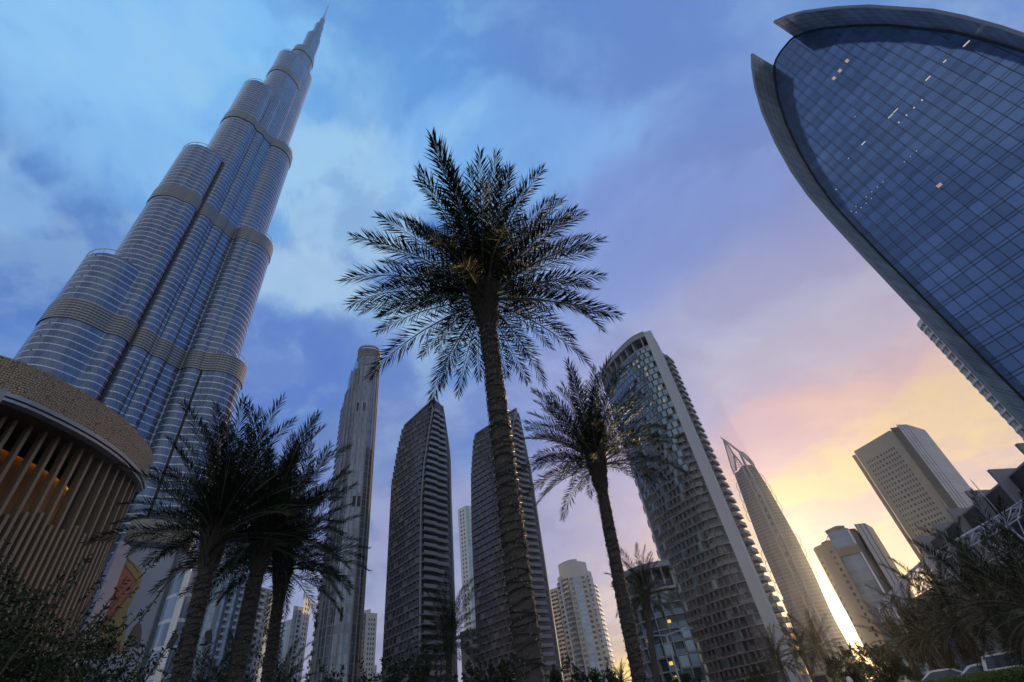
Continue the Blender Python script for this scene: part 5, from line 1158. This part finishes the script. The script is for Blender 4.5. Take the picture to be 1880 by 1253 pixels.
# ------------------------------------------------------------------ shopping mall at the right
def mall():
    W0, W1 = P(35.5, 112.0), P(43.1, 83.0); u, n, L = unit(W0, W1); u3 = np.array([u[0], u[1], 0]); n3 = np.array([n[0], n[1], 0])
    t = thing('shopping_mall', 'low dark shopping mall with slanted concrete fins along its roof edge', 'shopping mall', W0)
    q = lambda s, z, d=0.0: W0 + u3 * s + n3 * d + np.array([0, 0, z])
    pan = mat_curtain('mall_panel', (0.030, 0.032, 0.042), 0.5, 1.05, 0.05, 0.05, (0.06, 0.06, 0.068), (0.055, 0.055, 0.062), 0.35, 0.4, 0.2)
    wallm = mat_plain('mall_stone', (0.21, 0.175, 0.145), 0.75, var=0.18, scale=0.25)
    mb = MB(); mb.box(q(-2.0, 0, -40), u3, n3, 52, 40, 17.8, 0, 1); mb.build('upper_block', [pan, M['roof']], t)
    mb = MB(); mb.box(q(-26.0, 0, -30), u3, n3, 23.9, 29.9, 12.6, 0, 1); mb.build('lower_block', [wallm, M['roof']], t)
    mb = MB(); mb.box(q(-26.0, 0, 0.02), u3, n3, 76, 0.5, 9.6); mb.build('stone_front', wallm, t)
    cpm = mat_plain('mall_concrete', (0.25, 0.24, 0.25), 0.7, var=0.1, scale=0.4)
    mb = MB(); mb.box(q(-2.0, 17.8, -1.0), u3, n3, 52, 1.1, 0.22); mb.build('roof_coping', cpm, t)
    mb = MB(); mb.box(q(-2.0, 15.0, 0.02), u3, n3, 52, 0.12, 0.14); mb.build('ledge', cpm, t)
    for k in range(6):
        s = -0.9 + 8.0 * k; f = MB(); w_ = 0.55
        prof = [(0.03, 9.0), (0.9, 9.6), (1.2, 17.6), (1.3, 19.2), (-2.4, 18.4), (-2.4, 17.83), (0.03, 17.83)]
        for sg, o in ((0, 1), (w_, -1)):
            pts = [q(s + sg, z, d) for d, z in prof]; f.face(pts[::-1] if o > 0 else pts)
        for (d0, z0), (d1, z1) in zip(prof, prof[1:] + prof[:1]): f.face([q(s, z0, d0), q(s + w_, z0, d0), q(s + w_, z1, d1), q(s, z1, d1)])
        f.build('roof_fin', cpm, t)
    ms = MB(); ms.tube([q(28.0, 9, 1.5), q(27.0, 19.6, 1.5)], [0.09, 0.05], 6); ms.build('roof_mast', M['steel'], t)
    # ground-floor glass: blue, gold and grey bays between stone piers
    for nm, a, b, z0, z1, mt in (('entrance_glass', -20.0, -12.2, 0.3, 5.4, mat_curtain('entrance_glass', (0.22, 0.27, 0.36), 2.0, 1.7, 0.06, 0.03, (0.05, 0.05, 0.06), (0.05, 0.05, 0.06), 0.15, 0.08, 0.5)),
                                 ('gold_glass', -12.2, -8.0, 0.3, 5.4, mat_curtain('gold_glass', (0.55, 0.40, 0.20), 2.1, 1.7, 0.06, 0.03, (0.05, 0.05, 0.06), (0.05, 0.05, 0.06), 0.3, 0.12, 0.5)),
                                 ('shop_glass', -5.2, -0.4, 0.3, 5.3, mat_curtain('shop_glass', (0.34, 0.30, 0.26), 1.2, 1.3, 0.08, 0.05, (0.06, 0.06, 0.06), (0.2, 0.18, 0.16), 0.4, 0.15, 0.4)),
                                 ('shop_glass', -25.0, -21.5, 0.3, 3.0, M['winglass']), ('shop_glass', 4.0, 12.0, 0.3, 5.3, M['darkglass'])):
        mb = MB(); mb.box(q(a, z0, 0.5), u3, n3, b - a, 0.14, z1 - z0); mb.build(nm, mt, t)
    for s in (-21.2, -6.9, 1.2):
        mb = MB(); mb.box(q(s, 0, 0.5), u3, n3, 1.1, 1.2, 9.2); mb.build('stone_pier', cpm, t)
    for s in (-17.8, -15.0, -10.6, -4.0):
        mb = MB(); mb.tube([q(s, 0, 2.5), q(s, 2.2, 2.5)], 0.09, 6); mb.build('entrance_post', M['dark'], t)
mall()

def trellis():
    W0, W1 = P(35.5, 112.0), P(43.1, 83.0); u, n, L = unit(W0, W1); u3 = np.array([u[0], u[1], 0]); n3 = np.array([n[0], n[1], 0])
    t = thing('lattice_canopy', 'white steel lattice canopy curving along the front of the mall', 'canopy', W0)
    q = lambda s, z, d=0.0: W0 + u3 * s + n3 * d + np.array([0, 0, z])
    mt = mat_plain('white_steel', (0.46, 0.46, 0.50), 0.45, 0.2, var=0.06)
    rails = [(0.9, 14.3), (3.2, 14.6), (5.4, 13.9), (7.0, 12.3), (7.6, 10.2)]
    S = np.arange(-24.0, 46.0, 2.6)
    z_ = lambda s, z: z + 0.5 * sin(s * 0.09 + 1.0)
    for d, z in rails:
        mb = MB(); mb.tube([q(s, z_(s, z), d) for s in S], 0.075, 5); mb.build('chord', mt, t)
    for i, s in enumerate(S):
        mb = MB(); mb.tube([q(s, z_(s, z), d) for d, z in rails], 0.06, 5); mb.build('hoop', mt, t)
        if i + 1 < len(S):
            s2 = S[i + 1]; mb = MB()
            for k in range(len(rails) - 1):
                a, b = rails[k], rails[k + 1]
                if (i + k) % 2: mb.tube([q(s, z_(s, a[1]), a[0]), q(s2, z_(s2, b[1]), b[0])], 0.06, 4)
                else: mb.tube([q(s2, z_(s2, a[1]), a[0]), q(s, z_(s, b[1]), b[0])], 0.06, 4)
            mb.build('brace', mt, t)
    for s in S[2::5]:
        mb = MB()
        for ds in (-2.6, 0, 2.6): mb.tube([q(s, 0, 6.0), q(s, 6.0, 6.2), q(s + ds, z_(s + ds, 12.3), 7.0)] if ds == 0 else [q(s, 6.0, 6.2), q(s + ds, z_(s + ds, 12.3), 7.0)], 0.12 if ds == 0 else 0.08, 6)
        mb.build('branching_column', mt, t)
trellis()

# ------------------------------------------------------------------ parked cars behind the hedge
def car(label, az, d, heading, paint, suv):
    t = thing('parked_car', label, 'car', P(az, d, 0.004), 'cars parked behind the hedge'); t.rotation_euler = (0, 0, R(heading))
    H = 1.72 if suv else 1.42; Lh = 2.3; wd = 0.92
    low = [(-Lh, .35), (-Lh, .75), (-Lh + .15, 1.0 if suv else .92), (-1.3 if not suv else -2.05, 1.02 if suv else .94), (.95, 1.0 if suv else .92), (1.9, .88), (Lh, .72), (Lh, .35)]
    roof = [(-2.15 if suv else -1.75, 1.0 if suv else .93), (-1.85 if suv else -1.05, H - .04), (-.6, H), (.25, H - .05), (1.05, 1.0 if suv else .92)]
    def ext(prof, w0, w1, zs0, mi, mb):
        zmin = min(z for _, z in prof); zmax = max(z for _, z in prof)
        wz = lambda z: w0 + (w1 - w0) * ((z - zmin) / (zmax - zmin + 1e-6))
        Lp = [(x, -wz(z), z) for x, z in prof]; Rp = [(x, wz(z), z) for x, z in prof]
        mb.face(Lp[::-1], mi); mb.face(Rp, mi)
        for i in range(len(prof)): j = (i + 1) % len(prof); mb.face([Lp[i], Lp[j], Rp[j], Rp[i]], mi)
    pm = mat_plain('car_paint', paint, 0.25, 0.2, var=0.03)
    z0 = (0, 0, 0)
    mb = MB(); ext(low, wd, wd * .97, 0, 0, mb); mb.build('body', pm, t, off=z0)
    mb = MB(); ext(roof, wd * .93, wd * .74, 0, 0, mb); mb.build('cabin', pm, t, off=z0)
    for sg in (-1, 1):
        mb = MB(); zs = [roof[0][1] + .06, H - .10]; x = [(roof[0][0] + .2, 0), (roof[1][0] + .12, 1), (.15, 1), (.82, 0)]
        pts = [(a, sg * (wd * .93 - (wd * .19) * (.16 if k == 0 else .86) + 0.012), zs[k]) for a, k in x]; mb.face(pts if sg > 0 else pts[::-1]); mb.build('side_window', M['darkglass'], t, off=z0)
        mb = MB(); mb.cbox((Lh - .06, sg * .66, .62), .14, .34, .14); mb.build('headlight', M['winglass'], t, off=z0)
        mb = MB(); mb.cbox((-Lh + .05, sg * .70, .74), .14, .26, .16); mb.build('tail_light', mat_plain('tail_lens', (.3, .02, .02), .3), t, off=z0)
        for x in (-1.4, 1.42):
            mb = MB(); mb.tube([(x, sg * (wd - .2), .34), (x, sg * (wd + .01), .34)], .34, 18); wl = mb.build('wheel', M['black'], t, off=z0)
            mb = MB(); mb.tube([(x, sg * (wd - .1), .34), (x, sg * (wd + .025), .34)], .2, 12); r_ = mb.build('rim', M['steel'], wl, off=z0)
        if suv:
            mb = MB(); mb.tube([(-1.6, sg * .58, H + .01), (-1.5, sg * .58, H + .07), (.0, sg * .58, H + .06), (.1, sg * .58, H - .01)], .025, 5); mb.build('roof_rail', M['steel'], t, off=z0)
    for nm, (xa, za), (xb, zb) in (('windscreen', (.98, 1.04 if suv else .97), (.30, H - .08)), ('rear_window', (roof[0][0] + .04, 1.06 if suv else .98), (roof[1][0] - .02, H - .1))):
        off = 0.02 if xa > 0 else -0.02; mb = MB(); pts = [(xa + off, -wd * .82, za), (xa + off, wd * .82, za), (xb + off, wd * .68, zb), (xb + off, -wd * .68, zb)]; mb.face(pts); mb.build(nm, M['darkglass'], t, off=z0)
car('white estate car with roof rails, nearest the right edge behind the hedge', 36.6, 39.0, -34, (0.75, 0.75, 0.76), True)
car('dark red hatchback between the white cars behind the hedge', 35.3, 42.0, -38, (0.22, 0.03, 0.03), False)
car('silver-white saloon left of the red car behind the hedge', 34.2, 41.0, -36, (0.62, 0.64, 0.68), False)
car('pale saloon farthest left behind the hedge', 31.4, 46.0, -36, (0.55, 0.54, 0.52), False)

# ------------------------------------------------------------------ street lamps and sign
def lamp(label, az, d, h, arm_az):
    t = thing('street_lamp', label, 'street lamp', P(az, d), 'street lamps'); a = np.array([cos(R(arm_az)), sin(R(arm_az)), 0])
    mb = MB(); mb.tube([(0, 0, 0), (0, 0, h * .5), (0, 0, h)], [.11, .085, .06], 8); mb.build('pole', M['steel'], t, off=(0, 0, 0))
    for sg in (-1, 1):
        mb = MB(); mb.tube([np.array([0, 0, h - .05]), a * sg * .9 + np.array([0, 0, h + .08]), a * sg * 1.9 + np.array([0, 0, h + .1])], [.05, .045, .04], 6); mb.build('arm', M['steel'], t, off=(0, 0, 0))
        mb = MB(); c = a * sg * 1.9 + np.array([0, 0, h + .04]); mb.box(c - np.array([.3, .12, 0]), (1, 0), (0, -1), .6, -.24, .12); mb.build('lamp_head', M['grey'], t, off=(0, 0, 0))
lamp('double-armed street lamp in front of the low curved hotel block', 10.35, 46, 6.3, -10)
lamp('thin street lamp before the mall, left of the blue entrance glass', 31.0, 62, 4.6, -30)
def post(label, az, d, h):
    t = thing('white_bollard', label, 'bollard', P(az, d)); mb = MB(); mb.tube([(0, 0, 0), (0, 0, h * .94), (0, 0, h)], [.12, .12, .05], 10); mb.build('shaft', M['white'], t, off=(0, 0, 0))
    mb = MB(); mb.tube([(0, 0, h * .8), (0, 0, h * .86)], .128, 10); mb.build('band', M['dark'], t, off=(0, 0, 0))
post('white post standing below the low sun beside the road', 24.3, 30, 1.75)
def sign():
    t = thing('road_sign', 'small dark road sign with a red emblem below the sail-topped tower', 'sign', P(22.2, 34)); A = R(22.2); n = -np.array([sin(A), cos(A), 0]); e = np.array([cos(A), -sin(A), 0]); q = lambda s, z, d: e * s + n * d + np.array([0, 0, z])
    mb = MB(); mb.box(q(-.3, 1.0, 0), e, n, .6, .06, 1.0); mb.build('panel', M['dark'], t, off=(0, 0, 0))
    mb = MB(); mb.tube([q(.16 * cos(k * PI / 8), 1.6 + .16 * sin(k * PI / 8), .08) for k in range(17)], .03, 5); mb.build('emblem', mat_plain('sign_red', (.5, .03, .02), .5), t, off=(0, 0, 0))
    mb = MB(); mb.tube([q(0, 0, -.05), q(0, 1.9, -.05)], .04, 6); mb.build('post', M['steel'], t, off=(0, 0, 0))
sign()

# ------------------------------------------------------------------ evening haze
HAZE = 0.000065
if HAZE:
    g = MB(); g.box((-950, 950, -1.0), (1, 0), (0, -1), 1900, 1900, 861.0)
    hz = bpy.data.materials.new('haze_air'); hz.use_nodes = True; t = NT(hz.node_tree)
    v = t.new('ShaderNodeVolumePrincipled'); o = t.new('ShaderNodeOutputMaterial'); t.l.new(v.outputs[0], o.inputs['Volume'])
    v.inputs['Color'].default_value = (0.9, 0.9, 0.92, 1); v.inputs['Density'].default_value = HAZE; v.inputs['Anisotropy'].default_value = 0.78
    ob = g.build('haze', hz); ob['kind'] = 'stuff'
